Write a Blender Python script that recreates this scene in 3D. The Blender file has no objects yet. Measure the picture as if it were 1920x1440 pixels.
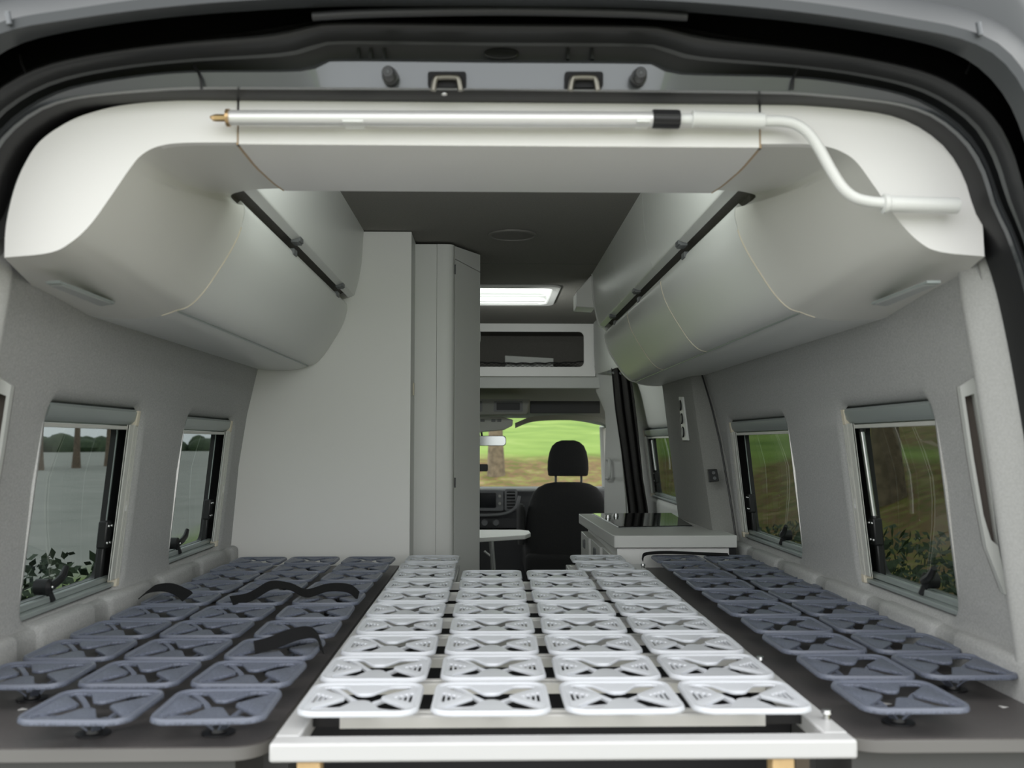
import bpy, bmesh, math, random
from mathutils import Vector, Matrix
from mathutils.geometry import delaunay_2d_cdt
random.seed(4)
S = bpy.context.scene
COL = S.collection
R = math.radians

# ------------------------------------------------------------------ camera frame
CAM = Vector((0.0, -1.5, 1.25))
FPX = 1816.0
YAW, PITCH = R(1.262), R(3.47)
FW = Vector((math.sin(YAW)*math.cos(PITCH), math.cos(YAW)*math.cos(PITCH), math.sin(PITCH)))
RT = Vector((math.cos(YAW), -math.sin(YAW), 0))
UP = RT.cross(FW)
def ray(px, py): return FW*FPX + RT*(px-960) + UP*(720-py)
def P(px, py, D):                      # point at distance D (along the van) behind the lens
    d = ray(px, py); return CAM + d*(D/d.y)
def PZ(px, py, z):
    d = ray(px, py); return CAM + d*((z-CAM.z)/d.z)
def PX(px, py, x):
    d = ray(px, py); return CAM + d*(x/d.x)
def W(x, D, zr): return Vector((x, D-1.5, zr+1.25))

# ------------------------------------------------------------------ materials
def mat(name, col, rough=.5, metal=0, noise=0, nscale=40, bump=0, bscale=200, spec=.5, coat=0, emit=None, col2=None, detail=4):
    m = bpy.data.materials.new(name); m.use_nodes = True
    n = m.node_tree.nodes; l = m.node_tree.links
    b = n['Principled BSDF']
    b.inputs['Base Color'].default_value = (*col, 1); b.inputs['Roughness'].default_value = rough
    b.inputs['Metallic'].default_value = metal; b.inputs['Specular IOR Level'].default_value = spec
    b.inputs['Coat Weight'].default_value = coat
    tc = n.new('ShaderNodeTexCoord')
    if noise or col2:
        t = n.new('ShaderNodeTexNoise'); t.inputs['Scale'].default_value = nscale; t.inputs['Detail'].default_value = detail
        l.new(tc.outputs['Object'], t.inputs['Vector'])
        r = n.new('ShaderNodeValToRGB')
        c2 = col2 if col2 else tuple(c*(1-noise) for c in col)
        c1 = col if col2 else tuple(min(1, c*(1+noise)) for c in col)
        r.color_ramp.elements[0].color = (*c2, 1); r.color_ramp.elements[1].color = (*c1, 1)
        r.color_ramp.elements[0].position = .35; r.color_ramp.elements[1].position = .65
        l.new(t.outputs['Fac'], r.inputs['Fac']); l.new(r.outputs['Color'], b.inputs['Base Color'])
    if bump:
        t2 = n.new('ShaderNodeTexNoise'); t2.inputs['Scale'].default_value = bscale; t2.inputs['Detail'].default_value = 3
        l.new(tc.outputs['Object'], t2.inputs['Vector'])
        bp = n.new('ShaderNodeBump'); bp.inputs['Strength'].default_value = bump; bp.inputs['Distance'].default_value = .002
        l.new(t2.outputs['Fac'], bp.inputs['Height']); l.new(bp.outputs['Normal'], b.inputs['Normal'])
    if emit:
        b.inputs['Emission Color'].default_value = (*emit[0], 1); b.inputs['Emission Strength'].default_value = emit[1]
    return m

def glass_mat(name, tint, rough=.0, gloss=.06):
    m = bpy.data.materials.new(name); m.use_nodes = True
    n = m.node_tree.nodes; l = m.node_tree.links; n.clear()
    o = n.new('ShaderNodeOutputMaterial'); mx = n.new('ShaderNodeMixShader')
    tr = n.new('ShaderNodeBsdfTransparent'); tr.inputs['Color'].default_value = (*tint, 1)
    g = n.new('ShaderNodeBsdfGlossy'); g.inputs['Roughness'].default_value = rough
    lw = n.new('ShaderNodeLayerWeight'); lw.inputs['Blend'].default_value = .5
    pw_ = n.new('ShaderNodeMath'); pw_.operation = 'POWER'; pw_.inputs[1].default_value = 5; l.new(lw.outputs['Facing'], pw_.inputs[0])
    ma = n.new('ShaderNodeMath'); ma.operation = 'MULTIPLY_ADD'; ma.inputs[1].default_value = 1-gloss; ma.inputs[2].default_value = gloss; l.new(pw_.outputs[0], ma.inputs[0])
    l.new(ma.outputs[0], mx.inputs[0]); l.new(tr.outputs[0], mx.inputs[1]); l.new(g.outputs[0], mx.inputs[2])
    l.new(mx.outputs[0], o.inputs['Surface'])
    return m

def translucent_mat(name, col):
    m = bpy.data.materials.new(name); m.use_nodes = True
    n = m.node_tree.nodes; l = m.node_tree.links; n.clear()
    o = n.new('ShaderNodeOutputMaterial'); mx = n.new('ShaderNodeMixShader'); mx.inputs[0].default_value = .5
    a = n.new('ShaderNodeBsdfTransparent'); a.inputs['Color'].default_value = (*col, 1)
    b = n.new('ShaderNodeBsdfTranslucent'); b.inputs['Color'].default_value = (*col, 1)
    l.new(a.outputs[0], mx.inputs[1]); l.new(b.outputs[0], mx.inputs[2]); l.new(mx.outputs[0], o.inputs['Surface'])
    return m

def leaf_mat(name, c1, c2):
    m = mat(name, c1, .6, col2=c2, nscale=1.5)
    return m

M = dict(
    white=mat('white_laminate', (.86,.85,.835), .45, bump=.03, bscale=500),
    panel=mat('offwhite_panel', (.80,.79,.765), .5, bump=.05, bscale=400),
    door=mat('locker_laminate', (.74,.745,.72), .34, bump=.02, bscale=300),
    column=mat('grey_white_laminate', (.70,.70,.675), .42, bump=.02, bscale=300),
    soffit=mat('shaded_laminate', (.68,.675,.635), .4, bump=.02, bscale=300),  # same white laminate, darkened and warmed to carry the soffit's shade
    tan=mat('plywood_edge', (.50,.36,.22), .6, noise=.1, nscale=60),
    cream=mat('cream_edge', (.68,.62,.50), .6),
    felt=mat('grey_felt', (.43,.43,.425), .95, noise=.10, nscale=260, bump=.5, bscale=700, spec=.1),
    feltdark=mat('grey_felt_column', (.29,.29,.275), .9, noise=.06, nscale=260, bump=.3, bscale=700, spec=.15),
    pillar=mat('pale_felt', (.50,.50,.49), .95, noise=.06, nscale=260, bump=.4, bscale=700, spec=.1),
    ceil=mat('dark_headliner', (.25,.24,.22), .95, noise=.06, nscale=180, bump=.3, bscale=600, spec=.1),
    body=mat('dark_grey_car_paint', (.105,.113,.122), .25, metal=.5, spec=.7, coat=.8),
    bodyout=mat('dark_grey_dulled_paint', (.060,.065,.070), .40, metal=.1, spec=.35),  # body paint darkened to tone down the sky's reflection on the roof
    bodyin=mat('dark_grey_primer', (.06,.064,.067), .38, metal=.1, spec=.5),
    rubber=mat('black_rubber', (.035,.036,.038), .36, spec=.45),
    black=mat('black_plastic', (.012,.012,.013), .4),
    blackfab=mat('black_webbing', (.012,.012,.013), .8, bump=.8, bscale=900, spec=.2),
    alu=mat('satin_aluminium', (.86,.86,.85), .42, metal=.55),
    whitemetal=mat('white_coated_metal', (.60,.60,.605), .35),
    slat=mat('pale_slat_metal', (.74,.73,.70), .4, metal=.1),
    whiteplastic=mat('white_spring_plastic', (.67,.69,.735), .38, bump=.05, bscale=300),
    darkplastic=mat('slate_blue_spring_plastic', (.135,.151,.200), .42, noise=.34, nscale=330, bump=.6, bscale=330),
    darkrim=mat('slate_blue_rim', (.150,.166,.215), .38),
    board=mat('anthracite_board', (.098,.090,.089), .45, noise=.08, nscale=300, bump=.15, bscale=500),
    boardedge=mat('grey_board_edge', (.17,.165,.16), .5),
    underbox=mat('dark_grey_box', (.085,.085,.085), .6),
    under=mat('matt_black', (.018,.018,.02), .9),  # black that holds the shade of the space below the slats
    wood=mat('pale_timber', (.55,.38,.19), .5, noise=.15, nscale=30),
    brass=mat('brass', (.55,.38,.20), .3, metal=.8),
    steel=mat('steel', (.6,.6,.6), .25, metal=1),
    grip=mat('white_grip_plastic', (.80,.81,.79), .35),
    rail=mat('pale_aluminium_rail', (.62,.62,.58), .4, metal=.15),
    cass=mat('grey_green_cassette', (.36,.40,.39), .35, metal=.3),
    winblack=mat('black_window_rubber', (.015,.015,.016), .35),
    glass=glass_mat('tinted_acrylic', (.13,.155,.14)),
    glassleft=glass_mat('tinted_acrylic_pale', (.20,.225,.225)),
    windscreen=glass_mat('windscreen_glass', (.84,.90,.86)),
    hob=mat('black_hob_glass', (.008,.008,.009), .06, spec=.6),
    counter=mat('pale_counter', (.64,.64,.62), .4, bump=.02),
    seat=mat('anthracite_seat_fabric', (.028,.028,.029), .9, noise=.15, nscale=300, bump=.4, bscale=800, spec=.2),
    dash=mat('dark_dash_plastic', (.030,.031,.034), .55, bump=.2, bscale=500),
    dashgrey=mat('grey_dash_trim', (.13,.135,.14), .45),
    screen=mat('unlit_radio_screen', (.006,.007,.009), .12),
    cabgrey=mat('cab_headliner', (.34,.345,.32), .85, noise=.05, nscale=200),
    cabtrim=mat('cab_pale_trim', (.55,.56,.54), .6),
    curtain=mat('black_curtain', (.022,.021,.020), .85, spec=.2),
    floor=mat('grey_vinyl', (.10,.10,.10), .5, noise=.1, nscale=30),
    sky=translucent_mat('milky_acrylic', (.86,.90,.88)),
    net=mat('black_net_cord', (.01,.01,.01), .7),
    bark=mat('bark', (.19,.14,.10), .9, noise=.3, nscale=6, bump=1, bscale=12),
    leaves=leaf_mat('leaf_green', (.10,.17,.035), (.045,.09,.02)),
    leavesdark=leaf_mat('leaf_dark', (.05,.085,.03), (.02,.045,.015)),
    lamp=mat('frosted_lamp_cover', (.42,.44,.43), .3),
    mirror=mat('mirror_glass', (.40,.42,.41), .12, metal=1),
)

# ------------------------------------------------------------------ mesh builder
class MB:
    def __init__(s): s.v = []; s.f = []
    def add(s, vs, fs):
        o = len(s.v); s.v += [Vector(v) for v in vs]; s.f += [tuple(i+o for i in f) for f in fs]; return s
    def box(s, a, b):
        x0,y0,z0 = a; x1,y1,z1 = b
        x0,x1 = min(x0,x1),max(x0,x1); y0,y1 = min(y0,y1),max(y0,y1); z0,z1 = min(z0,z1),max(z0,z1)
        return s.add([(x0,y0,z0),(x1,y0,z0),(x1,y1,z0),(x0,y1,z0),(x0,y0,z1),(x1,y0,z1),(x1,y1,z1),(x0,y1,z1)],
                     [(0,3,2,1),(4,5,6,7),(0,1,5,4),(1,2,6,5),(2,3,7,6),(3,0,4,7)])
    def loft(s, rings, closed=True, caps=True):
        n = len(rings[0]); vs = [p for r in rings for p in r]; fs = []
        for i in range(len(rings)-1):
            for j in range(n if closed else n-1):
                k = (j+1) % n
                fs.append((i*n+j, i*n+k, (i+1)*n+k, (i+1)*n+j))
        if caps and closed:
            fs.append(tuple(reversed(range(n)))); fs.append(tuple((len(rings)-1)*n+j for j in range(n)))
        return s.add(vs, fs)
    def tube(s, pts, r, n=12, caps=True):
        pts = [Vector(p) for p in pts]; rings = []
        rs = r if isinstance(r, (list, tuple)) else [r]*len(pts)
        t0 = (pts[1]-pts[0]).normalized()
        u = t0.orthogonal().normalized()
        for i, p in enumerate(pts):
            t = ((pts[min(i+1,len(pts)-1)]-p).normalized() + (p-pts[max(i-1,0)]).normalized())
            if t.length < 1e-9: t = t0
            t.normalize(); u = (u - t*u.dot(t)).normalized(); w = t.cross(u)
            rings.append([p + (u*math.cos(2*math.pi*k/n) + w*math.sin(2*math.pi*k/n))*rs[i] for k in range(n)])
        return s.loft(rings, True, caps)
    def prism(s, prof, f0, f1):        # prof list of (a,b); f0/f1 map to xyz
        return s.loft([[f0(*p) for p in prof], [f1(*p) for p in prof]])
    def plate(s, outer, holes, fa, fb):  # 2D polygon with holes between two mappings
        pts = []; loops = []
        for lp in [outer]+holes:
            o = len(pts); pts += [Vector(p) for p in lp]
            loops.append(list(range(o, o+len(lp))))
        vs, es, fs, *_ = delaunay_2d_cdt(pts, [], loops, 2, 1e-7)
        o = len(vs)
        V = [fa(*v) for v in vs] + ([fb(*v) for v in vs] if fb else [])
        F = [tuple(f) for f in fs]
        if fb:
            cnt = {}
            for f in fs:
                for i in range(len(f)):
                    a, b = f[i], f[(i+1) % len(f)]; cnt.setdefault((min(a,b),max(a,b)), []).append((a,b))
            F += [tuple(reversed([i+o for i in f])) for f in fs]
            for k, e in cnt.items():
                if len(e) == 1:
                    a, b = e[0]; F.append((b, a, a+o, b+o))
        return s.add(V, F)
    def ball(s, c, rx, ry, rz, n=12, m=8):
        c = Vector(c); rings = []
        for i in range(m+1):
            a = -math.pi/2 + math.pi*i/m; a = max(-1.5, min(1.5, a))
            rings.append([c+Vector((rx*math.cos(a)*math.cos(2*math.pi*k/n), ry*math.cos(a)*math.sin(2*math.pi*k/n), rz*math.sin(a))) for k in range(n)])
        return s.loft(rings)
    def build(s, name, m, parent=None, bevel=0, seg=2, angle=35, bake=False):
        me = bpy.data.meshes.new(name)
        if parent is not None: org = world_org(parent)
        else:
            xs = [v.x for v in s.v]; ys = [v.y for v in s.v]; zs = [v.z for v in s.v]
            org = Vector(((min(xs)+max(xs))/2, (min(ys)+max(ys))/2, min(zs)))
        me.from_pydata([v-org for v in s.v], [], s.f)
        bm = bmesh.new(); bm.from_mesh(me)
        bmesh.ops.remove_doubles(bm, verts=bm.verts, dist=1e-6)
        bmesh.ops.recalc_face_normals(bm, faces=bm.faces); bm.to_mesh(me); bm.free()
        me.shade_smooth(); me.set_sharp_from_angle(angle=R(angle))
        me.materials.append(M[m] if isinstance(m, str) else m)
        o = bpy.data.objects.new(name, me); COL.objects.link(o)
        if parent is not None: o.parent = parent
        else: o.location = org
        if bevel:
            b = o.modifiers.new('bevel', 'BEVEL'); b.width = bevel; b.segments = seg; b.limit_method = 'ANGLE'; b.angle_limit = R(40); b.harden_normals = False
        return o

def world_org(o):
    v = Vector((0,0,0))
    while o is not None: v = v + o.location; o = o.parent
    return v
def tag(o, label, cat, group=None, kind=None):
    if label: o['label'] = label
    if cat: o['category'] = cat
    if group: o['group'] = group
    if kind: o['kind'] = kind
    return o
def empty(name, loc, label=None, cat=None, group=None, kind=None):
    o = bpy.data.objects.new(name, None); COL.objects.link(o); o.location = loc; o.empty_display_size = .05
    return tag(o, label, cat, group, kind)
def bake(o):                         # make modifiers real so copies share one mesh
    dg = bpy.context.evaluated_depsgraph_get(); dg.update()
    me = bpy.data.meshes.new_from_object(o.evaluated_get(dg)); o.modifiers.clear(); o.data = me
    me.shade_smooth(); me.set_sharp_from_angle(angle=R(40))
    return o
def copy_tree(o, parent=None):
    c = o.copy(); COL.objects.link(c); c.parent = parent
    for ch in list(o.children): copy_tree(ch, c)
    return c
def crom(pts, n):                    # Catmull-Rom through points, n samples per span
    pts = [Vector(p) for p in pts]; out = []
    for i in range(len(pts)-1):
        p1, p2 = pts[i], pts[i+1]
        p0 = pts[i-1] if i else p1*2-p2
        p3 = pts[i+2] if i+2 < len(pts) else p2*2-p1
        for k in range(n):
            t = k/n
            out.append(((p1*2)+(p2-p0)*t+(p0*2-p1*5+p2*4-p3)*t*t+(p1*3-p0-p2*3+p3)*t**3)*.5)
    out.append(pts[-1]); return out
def interp(tab, x):
    if x <= tab[0][0]: return tab[0][1]
    for (a, b), (c, d) in zip(tab, tab[1:]):
        if x <= c: return b+(d-b)*(x-a)/(c-a)
    return tab[-1][1]
def rrect(x0, y0, x1, y1, r, n=6):
    out = []
    for cx, cy, a0 in ((x1-r,y0+r,-90),(x1-r,y1-r,0),(x0+r,y1-r,90),(x0+r,y0+r,180)):
        for k in range(n+1):
            a = R(a0+90*k/n); out.append((cx+r*math.cos(a), cy+r*math.sin(a)))
    return out

# ================================================================== SETTING
# ---- floor, ceiling, roof skin
tag(MB().box(W(-.98,1.6,-1.29), W(.98,7.6,-1.25)).build('floor', 'floor'), None, None, kind='structure')
sky_hole = rrect(-.42, 4.57, .305, 5.14, .05)
mb = MB(); mb.plate([(-.66,1.75),(.66,1.75),(.66,6.2),(-.66,6.2)], [sky_hole], lambda a,b: W(a,b,.745), lambda a,b: W(a,b,.765))
tag(mb.build('ceiling', 'ceil'), None, None, kind='structure')
MB().box(W(-.75,4.0,.7445), W(.75,4.004,.7465)).build('trim_1', 'black')['kind'] = 'structure'

# ---- side walls with window openings
LEAN = [(-1.3,.90),(-.36,.893),(-.08,.871),(.097,.845),(.25,.812),(.745,.66),(.9,.60)]
def wx(zr): return interp(LEAN, zr)
WINS_L = [(1.895,2.385,-.345,.083), (2.745,3.235,-.34,.078)]
WINS_R = [(1.865,2.345,-.336,.086), (2.79,3.46,-.335,.078)]
def wall(side, D0, D1, z0, z1, wins, name, m):
    bm = bmesh.new()
    mb = MB()
    loops = [rrect(a-.028, b0-.028, c+.028, d+.028, .065, 8) for a, c, b0, d in wins]
    mb.plate([(D0,z0),(D1,z0),(D1,z1),(D0,z1)], loops, lambda a,b: Vector((a,b,0)), None)
    vs = [bm.verts.new(v) for v in mb.v]
    for f in mb.f: bm.faces.new([vs[i] for i in f])
    for zc in [l[0] for l in LEAN if z0 < l[0] < z1] + [-.25,-.16,0,.04,.16,.2]:
        bmesh.ops.bisect_plane(bm, geom=bm.verts[:]+bm.edges[:]+bm.faces[:], plane_co=(0,zc,0), plane_no=(0,1,0))
    bm.verts.ensure_lookup_table(); bm.verts.index_update()
    out = MB(); out.add([W(side*wx(v.co.y), v.co.x, v.co.y) for v in bm.verts], [tuple(v.index for v in f.verts) for f in bm.faces]); bm.free()
    for a, c, b0, d in wins:          # rounded reveal running out to the glazing
        rings = []
        for off, dep in ((.028,0),(.018,.002),(.009,.007),(.003,.015),(0,.026),(0,.05),(0,.075)):
            rings.append([W(side*(wx(p[1])+dep), p[0], p[1]) for p in rrect(a-off, b0-off, c+off+(.13 if dep > .02 else 0), d+off, .037+off, 8)])
        out.loft(rings, True, False)
    return tag(out.build(name, m, angle=50), None, None, kind='structure')
wall(-1, 1.56, 6.0, -1.25, .60, WINS_L, 'wall_left', 'felt')
wall(1, 1.56, 4.05, -1.25, .60, WINS_R, 'wall_right', 'felt')
WIN_S = (4.15, 5.42, -.30, .075)
wall(1, 4.05, 5.95, -1.25, .60, [WIN_S], 'door_1', 'cabtrim')

# ---- padded ledge along the foot of each wall
def ledge(side, D1, name):
    stations = []; D = 1.56
    while D < D1-.02:
        seg = .27
        for dd, ins in ((0,.008),(.006,.003),(.016,0),(seg-.016,0),(seg-.006,.003),(seg,.008),(seg+.075,.008)):
            if D+dd < D1: stations.append((D+dd, ins))
        D += seg+.08
    stations.append((D1, .0))
    rings = []
    for D, ins in stations:
        x = .868+ins; t = -.352-ins*.5
        rings.append([W(side*a, D, b) for a, b in ((.95,-.60),(x-.006,-.60),(x-.003,t-.016),(x-.001,t-.008),(x+.004,t-.003),(x+.012,t),(.95,t+.002))])
    return tag(MB().loft(rings).build(name, 'felt', angle=42), None, None, kind='structure')
ledge(-1, 3.37, 'baseboard_left'); ledge(1, 3.9, 'baseboard_right')

# ---- windows
def window(n, side, win, strut, latch_D, glass, latches=1):
    a, c, b0, d = win
    root = empty('window_%d' % n, W(side*(wx(b0)+.05), (a+c)/2, b0), kind='structure')
    def Q(D, z, dep): return W(side*(wx(z)+dep), D, z)
    far = c
    def bar(mb, D0, D1, z0, z1, dp0, dp1):
        vs = [Q(D0,z0,dp0),Q(D1,z0,dp0),Q(D1,z1,dp0),Q(D0,z1,dp0),Q(D0,z0,dp1),Q(D1,z0,dp1),Q(D1,z1,dp1),Q(D0,z1,dp1)]
        mb.add(vs, [(0,1,2,3),(7,6,5,4),(0,4,5,1),(1,5,6,2),(2,6,7,3),(3,7,4,0)])
    # blind cassette across the top: rounded box
    mb = MB(); prof = [(d-.004,.012),(d-.010,.006),(d-.030,.008),(d-.040,.016),(d-.042,.03),(d-.004,.03)]
    mb.loft([[Q(D,z,dp) for z, dp in prof] for D in (a+.004, c-.004)])
    cs = mb.build('blind_cassette', 'cass', root)
    mb = MB(); bar(mb, c-.022, c-.003, d-.043, d-.006, .004, .031); mb.build('cassette_end_cap', 'cream', cs, .002)
    mb = MB(); bar(mb, a+.004, c-.02, d-.052, d-.043, .014, .024); mb.build('blind_pull_bar', 'rail', root, .001)
    mb = MB(); bar(mb, a+.004, c-.004, b0+.002, b0+.012, .010, .04); bar(mb, a+.004, c-.004, b0+.012, b0+.026, .028, .04)
    sl = mb.build('sill_rail', 'cass', root, .002)
    mb = MB(); bar(mb, c-.022, c-.003, b0+.001, b0+.02, .004, .027); mb.build('rail_end_cap', 'cream', sl, .002)
    for D0, D1, nm in ((c-.052,c-.001,'side_rail'),):
        mb = MB(); bar(mb, D0, D1, b0+.02, d-.04, .010, .014); bar(mb, D0, D0+.022, b0+.02, d-.04, .007, .012)
        for q in (.026, .034, .046): bar(mb, D0+q, D0+q+.004, b0+.02, d-.04, .005, .012)
        r_ = mb.build(nm, 'rail', root)
        if D0 > (a+c)/2:
            for zz in (.45, .62):
                z = b0+(d-b0)*zz; mb = MB(); bar(mb, D0+.028, D0+.041, z-.012, z+.012, .001, .007); mb.build('rail_clip', 'white', r_, .001)
    mb = MB()
    o2 = rrect(a, b0, c+.128, d, .037, 8); i2 = rrect(a+.03, b0+.022, c+.002, d-.035, .035, 8)
    mb.plate(o2, [i2], lambda p,q: Q(p,q,.054), lambda p,q: Q(p,q,.070)); fr = mb.build('rubber_frame', 'winblack', root)
    mb = MB(); i3 = rrect(a+.026, b0+.018, c+.006, d-.031, .038, 8)
    mb.plate(i3, [rrect(a+.031,b0+.023,c+.001,d-.036,.034,8)], lambda p,q: Q(p,q,.0535), lambda p,q: Q(p,q,.056)); mb.build('pane_edge', 'cass', fr)
    mb = MB(); mb.loft([[Q(a+(c+.125-a)*i/8, b0+(d-b0)*j/8, .076+.012*math.sin(math.pi*i/8)*math.sin(math.pi*j/8)) for j in range(9)] for i in range(9)], False, False)
    mb.build('pane', glass, root)
    # hinge stay on the far upright
    Dc = c-.030; zb = b0+(d-b0)*.30
    mb = MB(); bar(mb, Dc-.016, Dc+.016, zb-.035, zb+.03, .030, .053); bar(mb, Dc-.008, Dc+.008, zb-.11, zb-.03, .036, .053)
    br = mb.build('stay_bracket', 'black', root, .004)
    mb = MB()
    for dD in (-.009, .009):
        for dz in (-.022, .018): mb.ball(Q(Dc+dD, zb+dz, .030), .004, .004, .004, 8, 6)
    mb.build('screw_heads', 'steel', br)
    if strut:
        mb = MB(); p0 = Q(Dc-.002, zb+.02, .040); p1 = Q(Dc+.006, d-.06, .040)
        mb.tube([p0, p1], .0065, 12); st = mb.build('stay_tube', 'steel', root)
        mb = MB(); mb.tube([p1, p1+Vector((0,.001,.02))], .009, 10); mb.tube([p0-Vector((0,0,.03)), p0+Vector((0,0,.015))], .0095, 10); mb.build('stay_ends', 'black', st)
    for q in range(latches):
        LD = latch_D + q*.2; zl = b0+.045
        mb = MB(); cpt = Q(LD, zl, .045); n = Vector((-side,0,0))
        mb.tube([cpt-n*.012, cpt+n*.014, cpt+n*.02], [.017,.017,.010], 16)
        mb.tube([cpt+n*.016, cpt+n*.02+Vector((0,-side*.02,.006)), cpt+n*.022+Vector((0,-side*.045,.016)), cpt+n*.022+Vector((0,-side*.062,.034))], [.009,.009,.008,.006], 10)
        mb.tube([cpt+n*.010+Vector((0,0,-.004)), cpt+n*.018+Vector((0,.012,-.03))], [.008,.006], 10)
        lt = mb.build('latch_handle', 'black', root)
        mb = MB(); mb.ball(cpt+n*.021, .004, .004, .004, 8, 6); mb.build('latch_screw', 'steel', lt)
    return root
window(1, -1, WINS_L[0], False, 2.06, 'glassleft')
window(2, -1, WINS_L[1], False, 2.89, 'glassleft')
window(3, 1, WINS_R[0], True, 2.05, 'glass')
window(4, 1, WINS_R[1], False, 3.05, 'glass')
window(5, 1, WIN_S, True, 4.55, 'glass')

# ---- rear body opening: stacked lips of the door frame, mirrored from the right half
def half(pts, D): return [P(x, y, D) for x, y in pts]
def ringpts(pts, D, n=70):
    h = crom(half(pts, D), 8)
    L = [0]
    for a, b in zip(h, h[1:]): L.append(L[-1]+(b-a).length)
    out = []
    for k in range(n):
        t = L[-1]*k/(n-1); i = 0
        while i < len(L)-2 and L[i+1] < t: i += 1
        out.append(h[i].lerp(h[i+1], (t-L[i])/max(1e-9, L[i+1]-L[i])))
    h = out; x0 = h[0].x
    h[0] = Vector((0, h[0].y, h[0].z))
    return [Vector((-p.x, p.y, p.z)) for p in reversed(h[1:])] + h
RA = [(920,182),(1425,186),(1534,189),(1623,197),(1683,207),(1733,227),(1775,257),(1803,290),(1825,333),(1843,390),(1870,440),(1905,540),(1945,740),(1975,960),(2000,1400)]
RB = [(920,170),(1425,176),(1534,181),(1630,190),(1692,200),(1745,219),(1788,250),(1818,284),(1842,330),(1860,388),(1885,440),(1918,540),(1956,740),(1986,960),(2010,1400)]
RC = [(920,166),(1425,171),(1534,176),(1632,186),(1696,196),(1750,215),(1794,246),(1826,281),(1850,328),(1868,388),(1893,440),(1925,540),(1962,740),(1992,960),(2016,1400)]
RD = [(920,118),(1195,120),(1235,126),(1275,140),(1480,146),(1600,160),(1700,182),(1765,215),(1815,258),(1848,312),(1872,380),(1900,440),(1932,540),(1968,740),(1998,960),(2022,1400)]
RE = [(920,113),(1195,115),(1238,121),(1280,136),(1480,142),(1602,156),(1704,178),(1770,211),(1820,254),(1853,309),(1877,378),(1905,440),(1937,540),(1972,740),(2002,960),(2026,1400)]
RF = [(920,86),(1190,88),(1240,95),(1300,112),(1480,126),(1606,142),(1710,166),(1780,200),(1832,246),(1864,304),(1888,376),(1914,440),(1945,540),(1980,740),(2008,960),(2032,1400)]
RG = [(920,80),(1190,82),(1245,89),(1310,106),(1485,121),(1610,137),(1716,161),(1787,196),(1840,242),(1872,300),(1895,374),(1920,440),(1950,540),(1984,740),(2012,960),(2036,1400)]
RH = [(920,46),(1190,49),(1260,57),(1340,74),(1490,92),(1620,113),(1732,140),(1806,178),(1860,230),(1892,292),(1914,370),(1938,440),(1966,540),(1998,740),(2026,960),(2050,1400)]
RI = [(920,40),(1200,43),(1290,54),(1380,70),(1500,86),(1628,106),(1742,133),(1816,172),(1870,226),(1902,290),(1924,370),(1948,440),(1976,540),(2008,740),(2036,960),(2060,1400)]
RJ = [(920,14),(1200,18),(1400,32),(1560,50),(1700,74),(1790,100),(1850,140),(1895,200),(1925,280),(1946,370),(1968,440),(1994,540),(2026,740),(2054,960),(2078,1400)]
RK = [(920,-6),(1200,-1),(1400,12),(1560,30),(1700,52),(1800,72),(1870,106),(1920,170),(1950,260),(1974,370),(1996,450),(2022,560),(2054,740),(2082,960),(2106,1400)]
RL = [(920,-26),(1200,-22),(1400,-8),(1560,10),(1700,33),(1800,52),(1876,84),(1930,150),(1962,250),(1988,370),(2010,450),(2036,560),(2066,740),(2096,960),(2120,1400)]
RMt = [(920,-75),(1200,-70),(1400,-50),(1560,-30),(1700,-5),(1820,20),(1900,60),(1952,130),(1984,240),(2010,370),(2030,450),(2056,560),(2086,740),(2116,960),(2140,1400)]
body = empty('wall_rear', W(0,1.45,-.6), kind='structure')
def band(rs, name, m, parent=body, angle=40): return MB().loft([ringpts(a, D) for a, D in rs], False, False).build(name, m, parent, angle=angle)
ra = ringpts(RA,1.475); ctr_ = Vector((0,0,1.0))
def tuck(p):
    t = max(0, min(1, (p.z-1.56)/.08)); return Vector((p.x*(1-.05*t), p.y+.058, p.z-.035*t))
back = [tuck(p) for p in ra]
MB().loft([back, [p+Vector((0,.055,0)) for p in ra], ra, ringpts(RB,1.462)], False, False).build('inner_gap', 'black', body)
band([(RB,1.462),(RC,1.452),(RC,1.458),(RD,1.452)], 'strike_face', 'body', angle=20)
band([(RD,1.452),(RE,1.456),(RE,1.50),(RF,1.49),(RF,1.452),(RG,1.448)], 'recess_channel', 'bodyin', angle=20)
# bulb seal
rg, rh = ringpts(RG,1.448), ringpts(RH,1.44)
rings = []
for k in range(9):
    t = k/8; rings.append([a.lerp(b,t)+Vector((0,-.026*math.sin(math.pi*t)**.7 if 0<t<1 else 0,0)) for a, b in zip(rg, rh)])
MB().loft(rings, False, False).build('bulb_seal', 'rubber', body)
band([(RH,1.44),(RI,1.43),(RI,1.47),(RJ,1.50),(RJ,1.38)], 'gutter', 'black', angle=20)
rj, rk, rl, rm = ringpts(RJ,1.36), ringpts(RK,1.322), ringpts(RL,1.322), ringpts(RMt,1.40)
rmm = [Vector((p.x*1.01, p.y+.30, max(p.z, 1.25+.86*(1 if p.z > 1.85 else 0)) if p.z > 1.85 else p.z)) for p in rm]
MB().loft([ringpts(RJ,1.38), rj, rk, rl, rm], False, False).build('roof_edge', 'bodyout', body, angle=32)
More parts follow.
